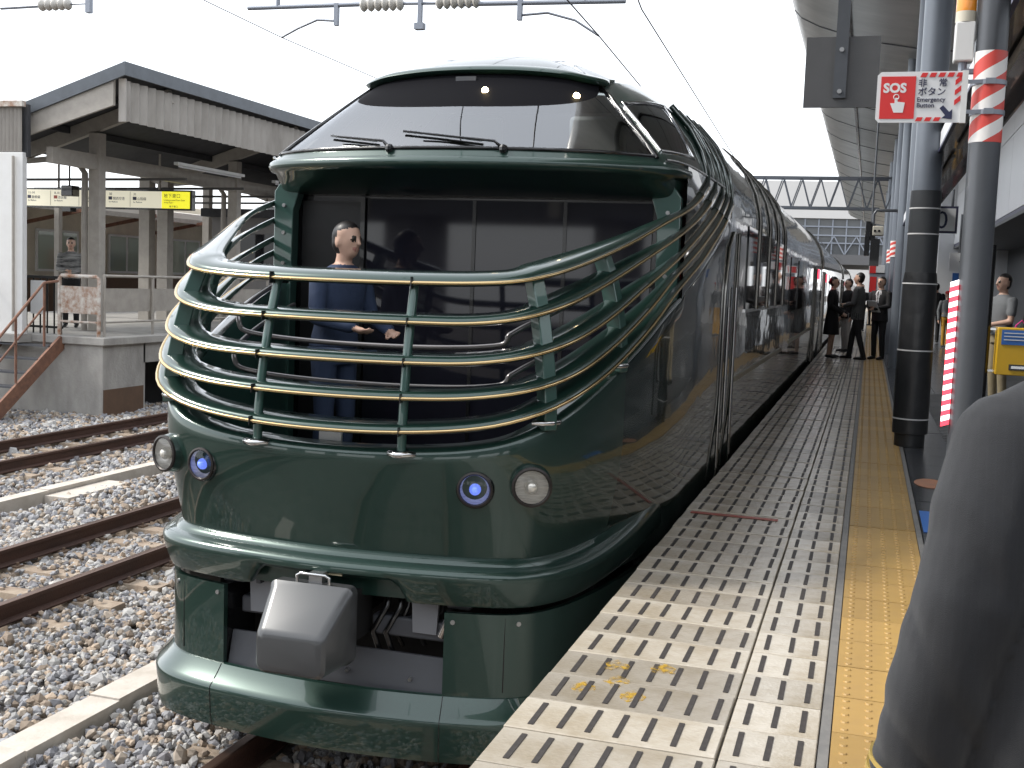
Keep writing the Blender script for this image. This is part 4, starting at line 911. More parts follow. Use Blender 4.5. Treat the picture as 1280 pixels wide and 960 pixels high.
# ================================================================== RIGHT: PILLARS, SIGNS, CANOPY
def stripes(t, b, tc):
    sx = t.nodes.new('ShaderNodeSeparateXYZ'); t.links.new(tc.outputs['Object'], sx.inputs[0])
    at = t.nodes.new('ShaderNodeMath'); at.operation = 'ARCTAN2'; t.links.new(sx.outputs[0], at.inputs[0]); t.links.new(sx.outputs[1], at.inputs[1])
    m1 = t.nodes.new('ShaderNodeMath'); m1.operation = 'MULTIPLY'; m1.inputs[1].default_value = 1/(2*math.pi); t.links.new(at.outputs[0], m1.inputs[0])
    m2 = t.nodes.new('ShaderNodeMath'); m2.operation = 'MULTIPLY_ADD'; m2.inputs[1].default_value = 8.2; t.links.new(sx.outputs[2], m2.inputs[0]); 
    m3 = t.nodes.new('ShaderNodeMath'); m3.operation = 'MULTIPLY'; m3.inputs[1].default_value = 2.0; t.links.new(m1.outputs[0], m3.inputs[0]); t.links.new(m3.outputs[0], m2.inputs[2])
    fr = t.nodes.new('ShaderNodeMath'); fr.operation = 'FRACT'; t.links.new(m2.outputs[0], fr.inputs[0])
    gt_ = t.nodes.new('ShaderNodeMath'); gt_.operation = 'GREATER_THAN'; gt_.inputs[1].default_value = .52; t.links.new(fr.outputs[0], gt_.inputs[0])
    mx = t.nodes.new('ShaderNodeMix'); mx.data_type = 'RGBA'; mx.inputs[6].default_value = (.62,.07,.055,1); mx.inputs[7].default_value = (.76,.74,.72,1)
    t.links.new(gt_.outputs[0], mx.inputs[0]); t.links.new(mx.outputs[2], b.inputs['Base Color'])
STRIPE = mat('red_white_tape', rough=.4, extra=stripes)
def sos_sign(par, px, py, z0, full_=True):
    # plate facing the tracks' front (towards -y)
    x0, x1, z1 = px-.455, px-.10, z0+.215
    pl = MB().poly([(x0+.015,py,z0),(x1,py,z0),(x1,py,z1),(x0+.015,py,z1),(x0,py,z1-.015),(x0,py,z0+.015)],(0,.006,0)).build('plate', SIGNW, par)
    MB().box(x0+.016,x0+.158,py-.003,py-.0005,z0+.016,z1-.020).build('red_panel', RED, par)
    if not full_: return
    T = lambda b, x, z, s, m, sx=1, bo=.0004: text('lettering', b, facing((x,py-.0035,z),0,-1), s, m, par, .0008, sx=sx, bold=bo)
    T('SOS', x0+.027, z0+.128, .054, SIGNW, 1.0, .0022)
    # pointing hand
    MB().poly([(x0+.058,py-.0045,z0+.082),(x0+.076,py-.0045,z0+.082),(x0+.076,py-.0045,z0+.104),(x0+.088,py-.0045,z0+.104),(x0+.088,py-.0045,z0+.088),(x0+.118,py-.0045,z0+.084),(x0+.112,py-.0045,z0+.042),(x0+.074,py-.0045,z0+.042)],(0,.002,0)).build('hand_symbol', SIGNW, par)
    MB().tube([(x0+.082+.011*math.cos(a*.524),py-.004,z0+.108+.011*math.sin(a*.524)) for a in range(13)], .0018, 4).build('ring_symbol', SIGNW, par)
    xw = x0+.162
    T('非', xw+.006, z0+.154, .036, NAVYT); T('常', xw+.088, z0+.154, .036, NAVYT); T('ボタン', xw+.006, z0+.116, .038, NAVYT); T('Emergency', xw+.004, z0+.088, .026, NAVYT); T('Button', xw+.004, z0+.064, .026, NAVYT)
    MB().poly([(xw+.098,py-.0045,z0+.060),(xw+.112,py-.0045,z0+.072),(xw+.138,py-.0045,z0+.044),(xw+.150,py-.0045,z0+.056),(xw+.150,py-.0045,z0+.014),(xw+.108,py-.0045,z0+.018),(xw+.122,py-.0045,z0+.030)],(0,.002,0)).build('arrow', NAVYT, par)
    for i in range(5):
        a = xw+.012+i*.036; MB().poly([(a,py-.0035,z1-.024),(a+.024,py-.0035,z1-.024),(a+.032,py-.0035,z1-.006),(a+.008,py-.0035,z1-.006)],(0,.002,0)).build('border_stripe', RED, par)
        if i < 3: MB().poly([(a-.01,py-.0035,z0+.006),(a+.014,py-.0035,z0+.006),(a+.022,py-.0035,z0+.022),(a-.002,py-.0035,z0+.022)],(0,.002,0)).build('border_stripe', RED, par)
    for i in range(3): zz = z1-.06-i*.042; MB().poly([(x1-.038,py-.0035,zz),(x1-.014,py-.0035,zz+.02),(x1-.014,py-.0035,zz+.042),(x1-.038,py-.0035,zz+.022)],(0,.002,0)).build('border_stripe', RED, par)
    MB().box(x1-.012,x1+.012,py-.006,py+.012,z0-.002,z1+.002).build('edge_channel', WHITE, par)
    for zz in (z0+.045,z1-.045):
        MB().box(x1+.005,px-.03,py-.004,py+.004,zz-.008,zz+.008).build('bracket_arm', GALV, par)
        MB().cyl((px,py+.06,zz-.010),(px,py+.06,zz+.010),.071,n=20).build('band_clamp', GALV, par, smooth=40); MB().box(px-.02,px+.02,py-.022,py-.010,zz-.012,zz+.012).build('clamp_screw', GALV, par)
# slim pole with tape
px, py = 2.895, 5.4
po = empty('pole', (px,py,PZ), 'slim dark grey pole with red and white diagonal tape', 'pole')
MB().cyl((px,py,PZ),(px,py,3.16),.065,n=24).build('shaft', STEELD, po, smooth=40); 
o = MB().cyl((0,0,-.19),(0,0,.19),.0665,n=32).build('tape_wrap', STRIPE, smooth=40); o.parent = po; o.location = (0,0,3.345-PZ)
MB().cyl((px,py,3.53),(px,py,3.84),.063,n=24).build('upper_shaft', STEELD, po, smooth=40)
MB().cyl((px,py,PZ),(px,py,PZ+.02),.11,n=24).build('base_plate', STEELD, po)
so = empty('emergency_sign', (px-.28,py-.06,3.235), 'white and red SOS emergency button sign clamped to slim pole', 'sign')
sos_sign(so, px, py-.06, 3.235)
ls = empty('light_strip', (px-.072,py-.01,2.0), 'red and white striped warning strip on the side of slim pole', 'light strip')
n = 14
for i in range(n):
    z0 = 1.93+i*.045; MB().poly([(px-.098,py-.03,z0),(px-.064,py-.03,z0+.012),(px-.064,py-.03,z0+.034),(px-.098,py-.03,z0+.022)],(0,.012,0)).build('red_segment', mat('strip_red',(.8,.05,.06),.4,emit=((1,.06,.10),.9)), ls)
    MB().poly([(px-.098,py-.03,z0+.0225),(px-.064,py-.03,z0+.0345),(px-.064,py-.03,z0+.0565),(px-.098,py-.03,z0+.0445)],(0,.012,0)).build('white_segment', mat('strip_white',(.9,.9,.9),.4,emit=((1,.95,.96),.9)), ls)
be = empty('warning_beacon', (2.79,5.42,3.5), 'orange rotating beacon on white box beside the slim pole', 'beacon')
MB().box(2.745,2.825,5.38,5.46,3.50,3.665).build('box', WHITE, be, bevel=.006); MB().cyl((2.785,5.42,3.665),(2.785,5.42,3.71),.042,n=20).build('collar', mat('collar_cream',(.6,.56,.46),.5), be, smooth=40)
MB().tube([(2.785,5.42,3.71),(2.785,5.42,3.80),(2.785,5.42,3.83)], [.042,.042,.02], 20).build('dome', ORANGE, be, smooth=50); MB().cyl((2.785,5.42,3.44),(2.785,5.42,3.50),.018,n=10).build('stem', GALV, be); MB().box(2.79,2.86,5.40,5.43,3.45,3.47).build('mount', GALV, be)
# padded pillars
def pillar(y, label, padded=True):
    t = empty('pillar', (2.9 if y < 12 else 3.0,y,PZ), label, 'pillar', 'pillars along the platform')
    px_ = 2.9 if y < 12 else 3.0
    MB().cyl((px_,y,PZ),(px_,y,6.86),.122,n=32).build('shaft', STEELB, t, smooth=40)
    if padded:
        MB().cyl((2.9,y,PZ),(2.9,y,PZ+.13),.135,n=28).build('foot', PAD, t, smooth=40)
        MB().tube([(2.9,y,1.22),(2.9,y,1.225),(2.9,y,1.98),(2.9,y,1.985)],[.145,.158,.156,.145],32).build('lower_pad', PAD, t, smooth=40)
        MB().tube([(2.9,y,1.985),(2.9,y,1.99),(2.9,y,2.62),(2.9,y,2.70)],[.14,.152,.15,.14],32).build('middle_pad', PAD, t, smooth=40)
        MB().tube([(2.9,y,2.62),(2.9,y,3.44)],[.135,.135],32).build('upper_wrap', mat('wrap_dark',(.045,.048,.052),.35), t, smooth=40)
        for z, r_ in ((1.36,.161),(1.99,.158),(2.60,.155),(3.05,.138),(3.28,.138)): MB().cyl((2.9,y,z-.006),(2.9,y,z+.006),r_,n=32).build('tape_band', TAPE, t, smooth=40)
    return t
pillar(11.3,'black padded pillar with pale tape bands, tallest beside the yellow line')
pillar(17.2,'bare blue-grey pillar standing directly behind the tape-banded black one',False)
pillar(23.1,'bare blue-grey pillar beside the talking group on the platform',False)
for y in (29.0,34.9,46.7,52.6): pillar(y,'distant bare pillar far along the yellow line',False)
for i, y in enumerate((29.0,34.9)):
    o = empty('emergency_sign', (2.5,y-.15,3.0), 'small distant red and white emergency sign on a far pillar', 'sign', 'distant emergency signs'); sos_sign(o, 2.87, y-.16, 2.95+.03*i, False)
    MB().box(2.45,2.60,y-.166,y-.162,2.52,2.88).build('red_notice', RED, o); MB().box(2.62,2.78,y-.166,y-.162,2.52,2.88).build('white_notice', SIGNW, o); MB().box(2.44,2.80,y-.16,y-.12,2.50,2.98).build('backing', GALV, o)
    w_ = MB().cyl((0,0,-.19),(0,0,.19),.140,n=28).build('tape_wrap', STRIPE, smooth=40); w_.parent = o; w_.location = (.5,.15,.55)
# light channel running above the pillars
lc = empty('light_channel', (3.15,30,3.8), 'white sided lighting channel with dark underside above the pillars', 'light fitting')
MB().box(2.985,3.0,3.0,60,3.80,3.96).build('white_side', WHITEP, lc); MB().box(3.002,3.36,3.0,60,3.90,4.1).build('tray', BLACK, lc); MB().box(3.345,3.36,3.0,60,3.80,3.90).build('inner_side', BLACK, lc)
MB().box(2.975,3.003,3.0,60,3.775,3.80).build('navy_trim', NAVY, lc)
for i in range(18): MB().cyl((3.17,3.3+i*3,3.87),(3.17,5.6+i*3,3.87),.02,n=8).build('tube', mat('tube_off',(.55,.50,.44),.4), lc)
# back of a hanging board
hb = empty('hanging_board', (2.16,9,3.85), 'plain dark grey hanging board with bolted strap, seen from behind', 'board')
MB().box(1.905,2.432,9.0,9.02,3.85,4.36).build('panel', mat('board_grey',(.085,.085,.088),.5,noise=(4,.5,(.065,.065,.066))), hb)
sp = MB().box(2.115,2.205,8.975,8.999,3.915,7.0).build('strap', STEELD, hb)
for z in (3.96,4.26): MB().cyl((2.16,8.974,z),(2.16,8.955,z),.017,n=10).build('bolt', BOLT, sp, smooth=40)
# high vaulted metal roof
ro = empty('station_roof', (5,30,7), 'curved metal station roof high above the platform', 'roof')
prof = [(.82,7.66),(.85,7.54),(.98,7.40),(1.3,7.24),(1.9,7.04),(2.4,6.92),(3.0,6.82),(3.8,6.74),(5.15,6.66)]
th = [(x+.05,z+.18) for x,z in prof[::-1]]
k = 0
for ya in np.arange(2, 78, 4.0):
    MB().loft([[(x,y,z) for x,z in prof+th] for y in (ya+.012, ya+3.988)], True, cap=True).build('roof_panel', ALU, ro, smooth=30); k += 1
for ya in np.arange(2, 79, 4.0): MB().loft([[(x,y,z-.012) for x,z in prof[1:]]+[(x,y,z+.02) for x,z in prof[:0:-1]] for y in (ya-.03,ya+.03)], True, cap=True).build('roof_rib', STEELD, ro)
MB().beam((1.85,2,7.035),(1.85,78,7.035),.05,.10).build('longitudinal_seam', BLACK, ro)
for y in (3.3,14.3,26,38,50): MB().beam((2.9,y,6.68),(5.1,y,6.5),.16,.22).build('roof_beam', STEELD, ro)
# white fascia building on the right
wb = empty('station_building', (6,25,PZ), 'station building with white panelled upper wall and dark ground floor', 'building')
k = 0
for i in range(15):
    for j in range(2): MB().box(5.20,5.32,8.0+i*2.4+.012,8.0+(i+1)*2.4-.012,4.3+j*1.7+.01,4.3+(j+1)*1.7-.01).build('wall_panel', WHITEP, wb)
MB().box(5.32,9,8,44,4.26,8).build('upper_core', WHITE, wb); MB().box(5.205,5.315,8,44,4.22,4.30).build('lower_edge', NAVY, wb)
MB().box(7.0,9,-4,60,PZ-.02,4.24).build('ground_wall', mat('dark_wall',(.075,.078,.085),.4), wb); MB().box(5.2,7.0,8,44,4.15,4.22).build('soffit', mat('soffit_dark',(.06,.06,.062),.5), wb)
MB().box(4.75,5.18,16.5,17.0,PZ,8).build('corner_column', mat('column_grey',(.42,.43,.44),.5), wb)
MB().box(4.7,7,44,44.3,PZ,8).build('end_wall', WHITEP, wb)
for y in (24,31): MB().cyl((6.95,y,3.25),(6.95,y,3.62),.06,n=12).build('wall_lamp', LITW, wb)
MB().box(4.62,4.76,15.4,15.9,3.9,4.5).build('junction_box', WHITEP, wb)
for i in range(4): MB().box(5.17,5.20,10.2+i*.3,10.35+i*.3,5.0-i*.22,5.12-i*.22).build('wall_bracket', STEELD, wb)
# platform number sign
ns = empty('platform_number_sign', (3.45,20,3.5), 'white platform number sign with navy border behind the padded pillar', 'sign')
MB().box(3.18,3.74,20.0,20.06,3.50,3.93).build('frame', NAVY, ns); MB().box(3.215,3.705,19.99,20.0,3.535,3.895).build('face', SIGNW, ns)
text('lettering','0',facing((3.40,19.988,3.575),0,-1),.40,NAVYT,ns,.001); MB().cyl((3.3,20.03,3.93),(3.3,20.03,4.2),.02,n=8).build('hanger', STEELD, ns); MB().cyl((3.65,20.03,3.93),(3.65,20.03,4.2),.02,n=8).build('hanger', STEELD, ns)
ck = empty('hanging_clock', (4.2,26,3.1), 'small white square clock hanging over the dark floor', 'clock')
MB().box(4.02,4.40,26,26.1,3.02,3.40).build('face', SIGNW, ck); MB().beam((4.21,25.99,3.21),(4.28,25.99,3.30),.02,.01).build('hand', NAVYT, ck); MB().cyl((4.21,26.05,3.4),(4.21,26.05,4.2),.025,n=8).build('hanger', STEELD, ck); MB().box(4.1,4.32,26,26.05,2.72,2.98).build('lower_plate', BLUE, ck)
# yellow box on its post
yb = empty('yellow_box', (3.9,12,PZ), 'yellow metal box with blue notice on a dark post', 'box')
MB().box(3.655,4.12,11.9,12.15,1.77,2.22).build('cabinet', BOXY, yb, bevel=.008); MB().box(3.69,4.09,11.892,11.9,2.06,2.20).build('notice', BLUE, yb)
for i in range(3): MB().box(3.71,4.05-.08*(i%2),11.888,11.892,2.165-i*.032,2.175-i*.032).build('notice_line', SIGNW, yb)
MB().box(3.77,3.93,11.888,11.9,1.82,1.875).build('coin_slot', BLACK, yb); MB().box(3.79,3.91,11.885,11.889,1.835,1.86).build('slot_insert', CHROME, yb)
MB().cyl((3.56,12.02,PZ),(3.56,12.02,3.0),.04,n=14).build('post', BLACK, yb, smooth=40)
for z in (1.80,2.20): MB().beam((3.56,12.02,z),(3.66,12.02,z),.03,.02).build('bracket', CHROME, yb)
MB().tube([(4.0,12.1,2.2),(4.02,12.1,2.7),(4.08,12.1,2.82),(4.18,12.1,2.86)], .05, 12).build('curved_pipe', mat('pipe_grey',(.45,.45,.44),.4), yb, smooth=60)
# speaker and camera unit hung below the roof
sc = empty('platform_monitor', (2.45,25,3.8), 'beige monitor unit and black speaker hung from bent pipe above the platform', 'monitor')
MB().box(2.44,2.66,24.9,25.2,3.66,3.86).build('monitor', mat('beige_unit',(.48,.45,.38),.5), sc, bevel=.02); MB().box(2.30,2.40,24.9,25.1,3.25,3.95).build('speaker', BLACK, sc, bevel=.01); MB().box(2.42,2.60,24.9,25.15,3.05,3.60).build('cabinet', BLACK, sc)
for x in (2.49,2.57): MB().cyl((x,24.9,3.76),(x,24.88,3.76),.025,n=10).build('lens', BLACK, sc)
MB().tube([(2.45,25,3.86),(2.45,25,4.1),(2.5,25,4.18),(2.9,25,4.18),(2.95,25,4.1)], .03, 8).build('pipe', STEELD, sc, smooth=60); MB().box(2.36,2.5,24.98,25.05,3.56,3.9).build('joining_plate', BLACK, sc)
MB().cyl((2.42,25.02,3.9),(2.42,25.02,6.95),.02,n=8).build('hanger', STEELD, sc)

# ================================================================== PEOPLE
from mathutils.kdtree import KDTree
SKIN = mat('skin', (.56,.36,.27), .5, noise=(20,.3,(.50,.30,.22))); HAIR = mat('hair_black', (.012,.010,.010), .45); EYE = mat('eye_dark', (.02,.015,.012), .3)
def cloth(name, col, c2=None, sc=7): return mat(name, col, .85, noise=(sc,.6,c2 or tuple(x*.7 for x in col)), bump=(9,.35))
BLACKC = cloth('black_cloth', (.012,.012,.014)); NAVYC = cloth('navy_cloth', (.030,.048,.098)); GREYT = cloth('grey_tweed', (.085,.085,.085), (.05,.05,.05), 60)
CHAR = cloth('charcoal_cloth', (.028,.029,.033)); WHITEC = cloth('white_shirt', (.62,.62,.64)); SHOE = mat('black_shoe', (.01,.01,.01), .3); KHAKI = cloth('khaki_cloth', (.30,.25,.16)); YELC = cloth('mustard_cloth', (.50,.27,.03)); GREYC = cloth('grey_cloth', (.16,.17,.18)); STRC = mat('striped_cloth', (.35,.35,.34), .85, noise=(14,1.0,(.03,.03,.035),(.3,.3,2.2))); REDC = cloth('red_cloth', (.55,.05,.05)); LIGHTC = cloth('light_grey_cloth', (.40,.40,.39))
class Body:
    def __init__(s): s.mb = MB(); s.mats = []; s.heads = []
    def m(s, mt):
        if mt not in s.mats: s.mats.append(mt)
        return s.mats.index(mt)
    def cap(s, pts, rad, mt, n=14, sc=(1,1)):
        i = s.m(mt); P = [Vector(p) for p in pts]; Q = []; RR = []
        # dense resample with rounded ends
        for k in range(len(P)-1):
            st_ = max(2, int((P[k+1]-P[k]).length/.02))
            for j in range(st_): f = j/st_; Q.append(P[k].lerp(P[k+1],f)); RR.append(lerp(rad[k],rad[k+1],f))
        Q.append(P[-1]); RR.append(rad[-1])
        d0 = (Q[0]-Q[1]).normalized(); d1 = (Q[-1]-Q[-2]).normalized()
        for a in (.5,.8,.97): Q.insert(0, Q[0] if 0 else P[0]+d0*RR[0]*a) if 0 else None
        A = [P[0]+d0*rad[0]*a for a in (.95,.7,.35)]; AR = [rad[0]*math.sqrt(max(.02,1-a*a)) for a in (.95,.7,.35)]
        B = [P[-1]+d1*rad[-1]*a for a in (.35,.7,.95)]; BR = [rad[-1]*math.sqrt(max(.02,1-a*a)) for a in (.35,.7,.95)]
        s.mb.tube(A+Q+B, AR+RR+BR, n, i, True, sc)
    def ell(s, c, r, mt, n=18, m_=12): s.mb.ball(c, 1, n, m_, r, s.m(mt))
    def torso(s, rows, mt, n=26, p=2.4):
        i = s.m(mt); out = []
        rows = [tuple(r)+(0,)*(6-len(r)) for r in rows]
        zs = [r[2] for r in rows]
        for z in np.linspace(zs[0], zs[-1], max(8,int((zs[-1]-zs[0])/.02))) if zs[-1] > zs[0] else zs:
            wv = [interp(z, zs, [r[k] for r in rows]) for k in (0,1,3,4)]
            ring = []
            for k in range(n):
                a = 2*math.pi*k/n; ca, sa = math.cos(a), math.sin(a); q = (abs(ca)**p+abs(sa)**p)**(-1/p)
                ring.append((wv[2]+wv[0]*ca*q, wv[3]+wv[1]*sa*q, z))
            out.append(ring)
        s.mb.loft(out, True, i, True)
    def hand(s, wrist, dirv, side, mt=SKIN, palm=(0,0,0), curl=.5):
        w_ = Vector(wrist); d = Vector(dirv).normalized(); x = Vector((0,1,0)); x = (x - d*x.dot(d)).normalized(); nrm = d.cross(x)*side
        c = w_ + d*.045; s.cap([w_, w_+d*.075], [.026,.032], mt, 10, (1.0,.6))
        for k, ln in enumerate((.062,.074,.070,.054)):
            b = w_ + d*.085 + x*(.024-.016*k); e = b + d*ln*.55; f = e + (d*(1-curl)-nrm*curl).normalized()*ln*.5; s.cap([b,e,f], [.0088,.0085,.007], mt, 7)
        b = w_ + d*.03 + x*.03; s.cap([b, b+d*.035+x*.022, b+d*.065+x*.018-nrm*.015], [.011,.010,.008], mt, 7)
    def finish(s, name, parent=None, vox=.011, loc=(0,0,0), rz=0, scale=1, **kw):
        me0 = s.mb.mesh(name, s.mats, recalc=True); kd = KDTree(len(s.mb.f)); ids = []
        for i, (f, mi) in enumerate(zip(s.mb.f, s.mb.mi)):
            c = sum((Vector(s.mb.v[k]) for k in f), Vector())/len(f); kd.insert(c, i); ids.append(mi)
        kd.balance()
        tmp = bpy.data.objects.new('tmp', me0); COL.objects.link(tmp)
        rm = tmp.modifiers.new('r','REMESH'); rm.mode = 'VOXEL'; rm.voxel_size = vox
        sm = tmp.modifiers.new('s','SMOOTH'); sm.factor = .5; sm.iterations = 3
        bpy.context.view_layer.update()
        me = bpy.data.meshes.new_from_object(tmp.evaluated_get(bpy.context.evaluated_depsgraph_get())); bpy.data.objects.remove(tmp)
        me.materials.clear()
        for mt in s.mats: me.materials.append(mt)
        mis = [ids[kd.find(p.center)[1]] for p in me.polygons]
        for (hc, tn, hm, skm, fl) in s.heads:      # clean hairline
            hi, si = s.mats.index(hm), s.mats.index(skm)
            for i, p in enumerate(me.polygons):
                q = p.center - Vector(hc)
                if mis[i] in (hi, si) and q.length < .2 and q.z > -.13:
                    dx = q.x*math.cos(tn)+q.y*math.sin(tn); dy = (-q.x*math.sin(tn)+q.y*math.cos(tn))*fl
                    ear = abs(dx) > .066 and -.045 < q.z < .022 and abs(dy) < .03
                    mis[i] = hi if (not ear and ((dy > .012 and q.z > -.085) or q.z > .060-.28*dy)) else si
        me.polygons.foreach_set('material_index', mis); me.polygons.foreach_set('use_smooth', [True]*len(me.polygons)); me.name = name
        o = bpy.data.objects.new(name, me); COL.objects.link(o); o.location = loc; o.rotation_euler = (0,0,rz); o.scale = (scale,)*3
        ORG[o.name] = Vector((0,0,0)); tag(o, **kw); return o
def head(b, c, hair=HAIR, long=False, turn=0, hat=None, skin=SKIN):
    b.heads.append([c, turn, hair, skin, 1]); x, y, z = c; rt = lambda dx,dy: (x+dx*math.cos(turn)-dy*math.sin(turn), y+dx*math.sin(turn)+dy*math.cos(turn))
    b.ell((x,y,z),(.073,.092,.112),skin); b.ell((*rt(0,-.035),z-.062),(.048,.052,.052),skin)
    b.cap([(*rt(0,-.088),z+.012),(*rt(0,-.107),z-.022)],[.010,.014],skin,8)
    for s in (-1,1):
        b.ell((*rt(s*.076,.005),z-.008),(.012,.022,.032),skin,8,6); b.ell((*rt(s*.031,-.084),z+.012),(.013,.012,.008),EYE,8,6)
    b.cap([(*rt(-.02,-.086),z-.052),(*rt(.02,-.086),z-.052)],[.007,.007],mat('lip',(.40,.18,.15),.5),6)
    b.ell((*rt(0,.020),z+.034),(.084,.094,.092),hair)
    b.ell((*rt(0,.035),z-.005),(.078,.070,.085),hair)
    if long: b.ell((*rt(0,.095),z+.0),(.045,.045,.045),hair)
    if hat: b.ell((*rt(0,.005),z+.065),(.092,.105,.066),hat); b.ell((*rt(0,-.09),z+.05),(.07,.06,.012),hat)
def person(name_label, loc, rz, H, top, bottom, kind='trousers', shirt=None, arms=None, stride=.0, long=False, vox=.012, hair=HAIR, hat=None, turn=0, jacket=True, sleeves=None, lean=0, group=None, legs=None):
    b = Body(); S = H/1.72
    hip = .93
    # legs
    for s in (-1,1):
        fy = s*stride
        kn = (s*.095, fy*.5-.02, .50); an = (s*.10, fy+.015, .09)
        lm = bottom if kind == 'trousers' else (legs or SKIN)
        if kind == 'trousers': b.cap([(s*.085,0,.90),kn,an],[.088,.062,.052],lm)
        else: b.cap([(s*.075,0,.85),kn,an],[.078,.050,.034],lm)
        b.cap([(s*.10,fy+.04,.045),(s*.105,fy-.09,.040),(s*.108,fy-.155,.032)],[.042,.042,.030],SHOE,12,(1,.85))
    if kind == 'skirt': b.torso([(.205,.165,.50),(.19,.15,.70),(.165,.125,.92),(.14,.10,1.04)],bottom)
    b.torso([(.155,.105,.83),(.16,.108,.92),(.148,.10,1.05)],bottom)
    lo = .80 if jacket else .94
    b.torso([(.178,.125,lo),(.165,.115,.98),(.152,.108,1.08),(.178,.122,1.24),(.185,.112,1.34),(.150,.085,1.42),(.075,.065,1.46)],top)
    if shirt:
        b.torso([(.018,.02,1.18,0,-.115),(.045,.02,1.36,0,-.098),(.05,.03,1.44,0,-.055)],shirt,14,2); b.cap([(0,-.128,1.20),(0,-.108,1.40)],[.014,.012],BLACKC,8)
    b.cap([(0,.005,1.42),(0,-.005,1.52)],[.055,.052],SKIN)
    head(b,(0,-.015,1.61),hair,long,turn,hat)
    A = arms or {}
    for s, k in ((-1,'r'),(1,'l')):
        sh = Vector((s*.185,.005,1.375)); el, wr = A.get(k, ((.245,.03,1.10),(.25,-.04,.86)))
        el = Vector((s*el[0],el[1],el[2])); wr = Vector((s*wr[0],wr[1],wr[2]))
        if sleeves: b.cap([sh,sh.lerp(el,.6)],[.062,.058],top); b.cap([sh.lerp(el,.5),el,wr],[.044,.038,.028],sleeves)
        else: b.cap([sh,el,wr],[.064,.050,.040],top)
        b.hand(wr, wr-el, s)
    if lean:
        ca, sa = math.cos(lean), math.sin(lean)
        for i, v in enumerate(b.mb.v):
            if v[2] > hip: y, z = v[1], v[2]-hip; f = min(1,z/.15); b.mb.v[i] = (v[0], y*1 - z*sa*f, hip+z*lerp(1,ca,f))
        hc = b.heads[0][0]; b.heads[0][0] = (hc[0], hc[1]-(hc[2]-hip)*sa, hip+(hc[2]-hip)*ca)
    return b.finish('person', vox=vox, loc=loc, rz=rz, scale=S, label=name_label, cat='person', group=group)
fold = {'r':((.23,-.04,1.12),(.06,-.24,1.10)),'l':((.23,-.04,1.12),(.05,-.25,1.06))}
person('person in navy jumper leaning forward on the train observation deck', (-.72,6.62,1.11), R(70), 1.70, NAVYC, NAVYC, arms={'r':((.24,-.06,1.13),(.16,-.28,1.08)),'l':((.24,-.06,1.13),(.18,-.28,1.06))}, lean=.12, jacket=False, vox=.010)
person('person in black skirt suit standing close beside the train', (1.74,25.4,PZ), R(80), 1.70, BLACKC, BLACKC, 'skirt', WHITEC, {'r':((.22,.0,1.12),(.08,-.2,.96)),'l':((.22,0,1.12),(.08,-.2,.98))}, long=True)
person('person in grey tweed jacket with feet apart in middle of the group', (2.26,25.15,PZ), R(-105), 1.80, GREYT, BLACKC, shirt=WHITEC, arms=fold, stride=.17)
person('person in black suit and white collar reading papers by the pillar', (2.70,25.6,PZ), R(-35), 1.74, BLACKC, BLACKC, shirt=WHITEC, arms=fold)
MB().box(-.11,.11,-.006,.006,-.15,.15, mtx=Matrix.Translation((2.56,25.36,2.22))@Matrix.Rotation(R(-35),4,'Z')@Matrix.Rotation(R(40),4,'X')).build('document', SIGNW, label='sheet of white paper held by person in black suit', cat='paper')
person('person in light trousers half hidden behind the grey jacket', (2.0,28.2,PZ), R(-60), 1.70, BLACKC, LIGHTC)
person('person in mustard trousers and red cap walking on the concourse', (4.50,33.6,PZ), R(15), 1.52, GREYC, YELC, hat=REDC, stride=.12, jacket=False)
person('person in dark coat behind the one in mustard trousers', (4.35,36.5,PZ), R(170), 1.75, BLACKC, BLACKC)
person('person in grey shirt and khaki trousers behind the yellow box', (4.10,16.0,PZ), R(-60), 1.70, GREYC, KHAKI, sleeves=SKIN, jacket=False, arms=fold)
person('person in black beside the khaki trousers person, holding pink bag', (4.52,15.2,PZ), R(-20), 1.66, BLACKC, BLACKC, arms={'r':((.25,.0,1.12),(.27,-.15,1.02))})
bg_ = empty('tote_bag', (4.22,15.0,1.72), 'bright pink tote bag held beside the yellow box', 'bag')
MB().loft([[(4.22+.16*math.cos(a*.5236)*f,15.0+.06*math.sin(a*.5236)*f,z) for a in range(12)] for z,f in ((1.72,.8),(1.76,1.0),(1.95,1.05),(2.05,.95))],True,cap=True).build('bag', PINK, bg_, smooth=50)
MB().tube([(4.13,15,2.04),(4.16,15,2.18),(4.22,15,2.24),(4.28,15,2.18),(4.31,15,2.04)],.010,6).build('strap', PINK, bg_, smooth=60)
person('person in striped top and dark trousers on the far platform', (-12.75,19.6,LZ), R(30), 1.78, STRC, BLACKC, jacket=False, arms=fold)
for x, y, a in ((2.2,44,10),(3.6,47,160),(2.6,52,-40)): person('distant dark dressed person far down the platform', (x,y,PZ), R(a), 1.7, CHAR, BLACKC, group='distant people on the platform', vox=.02)

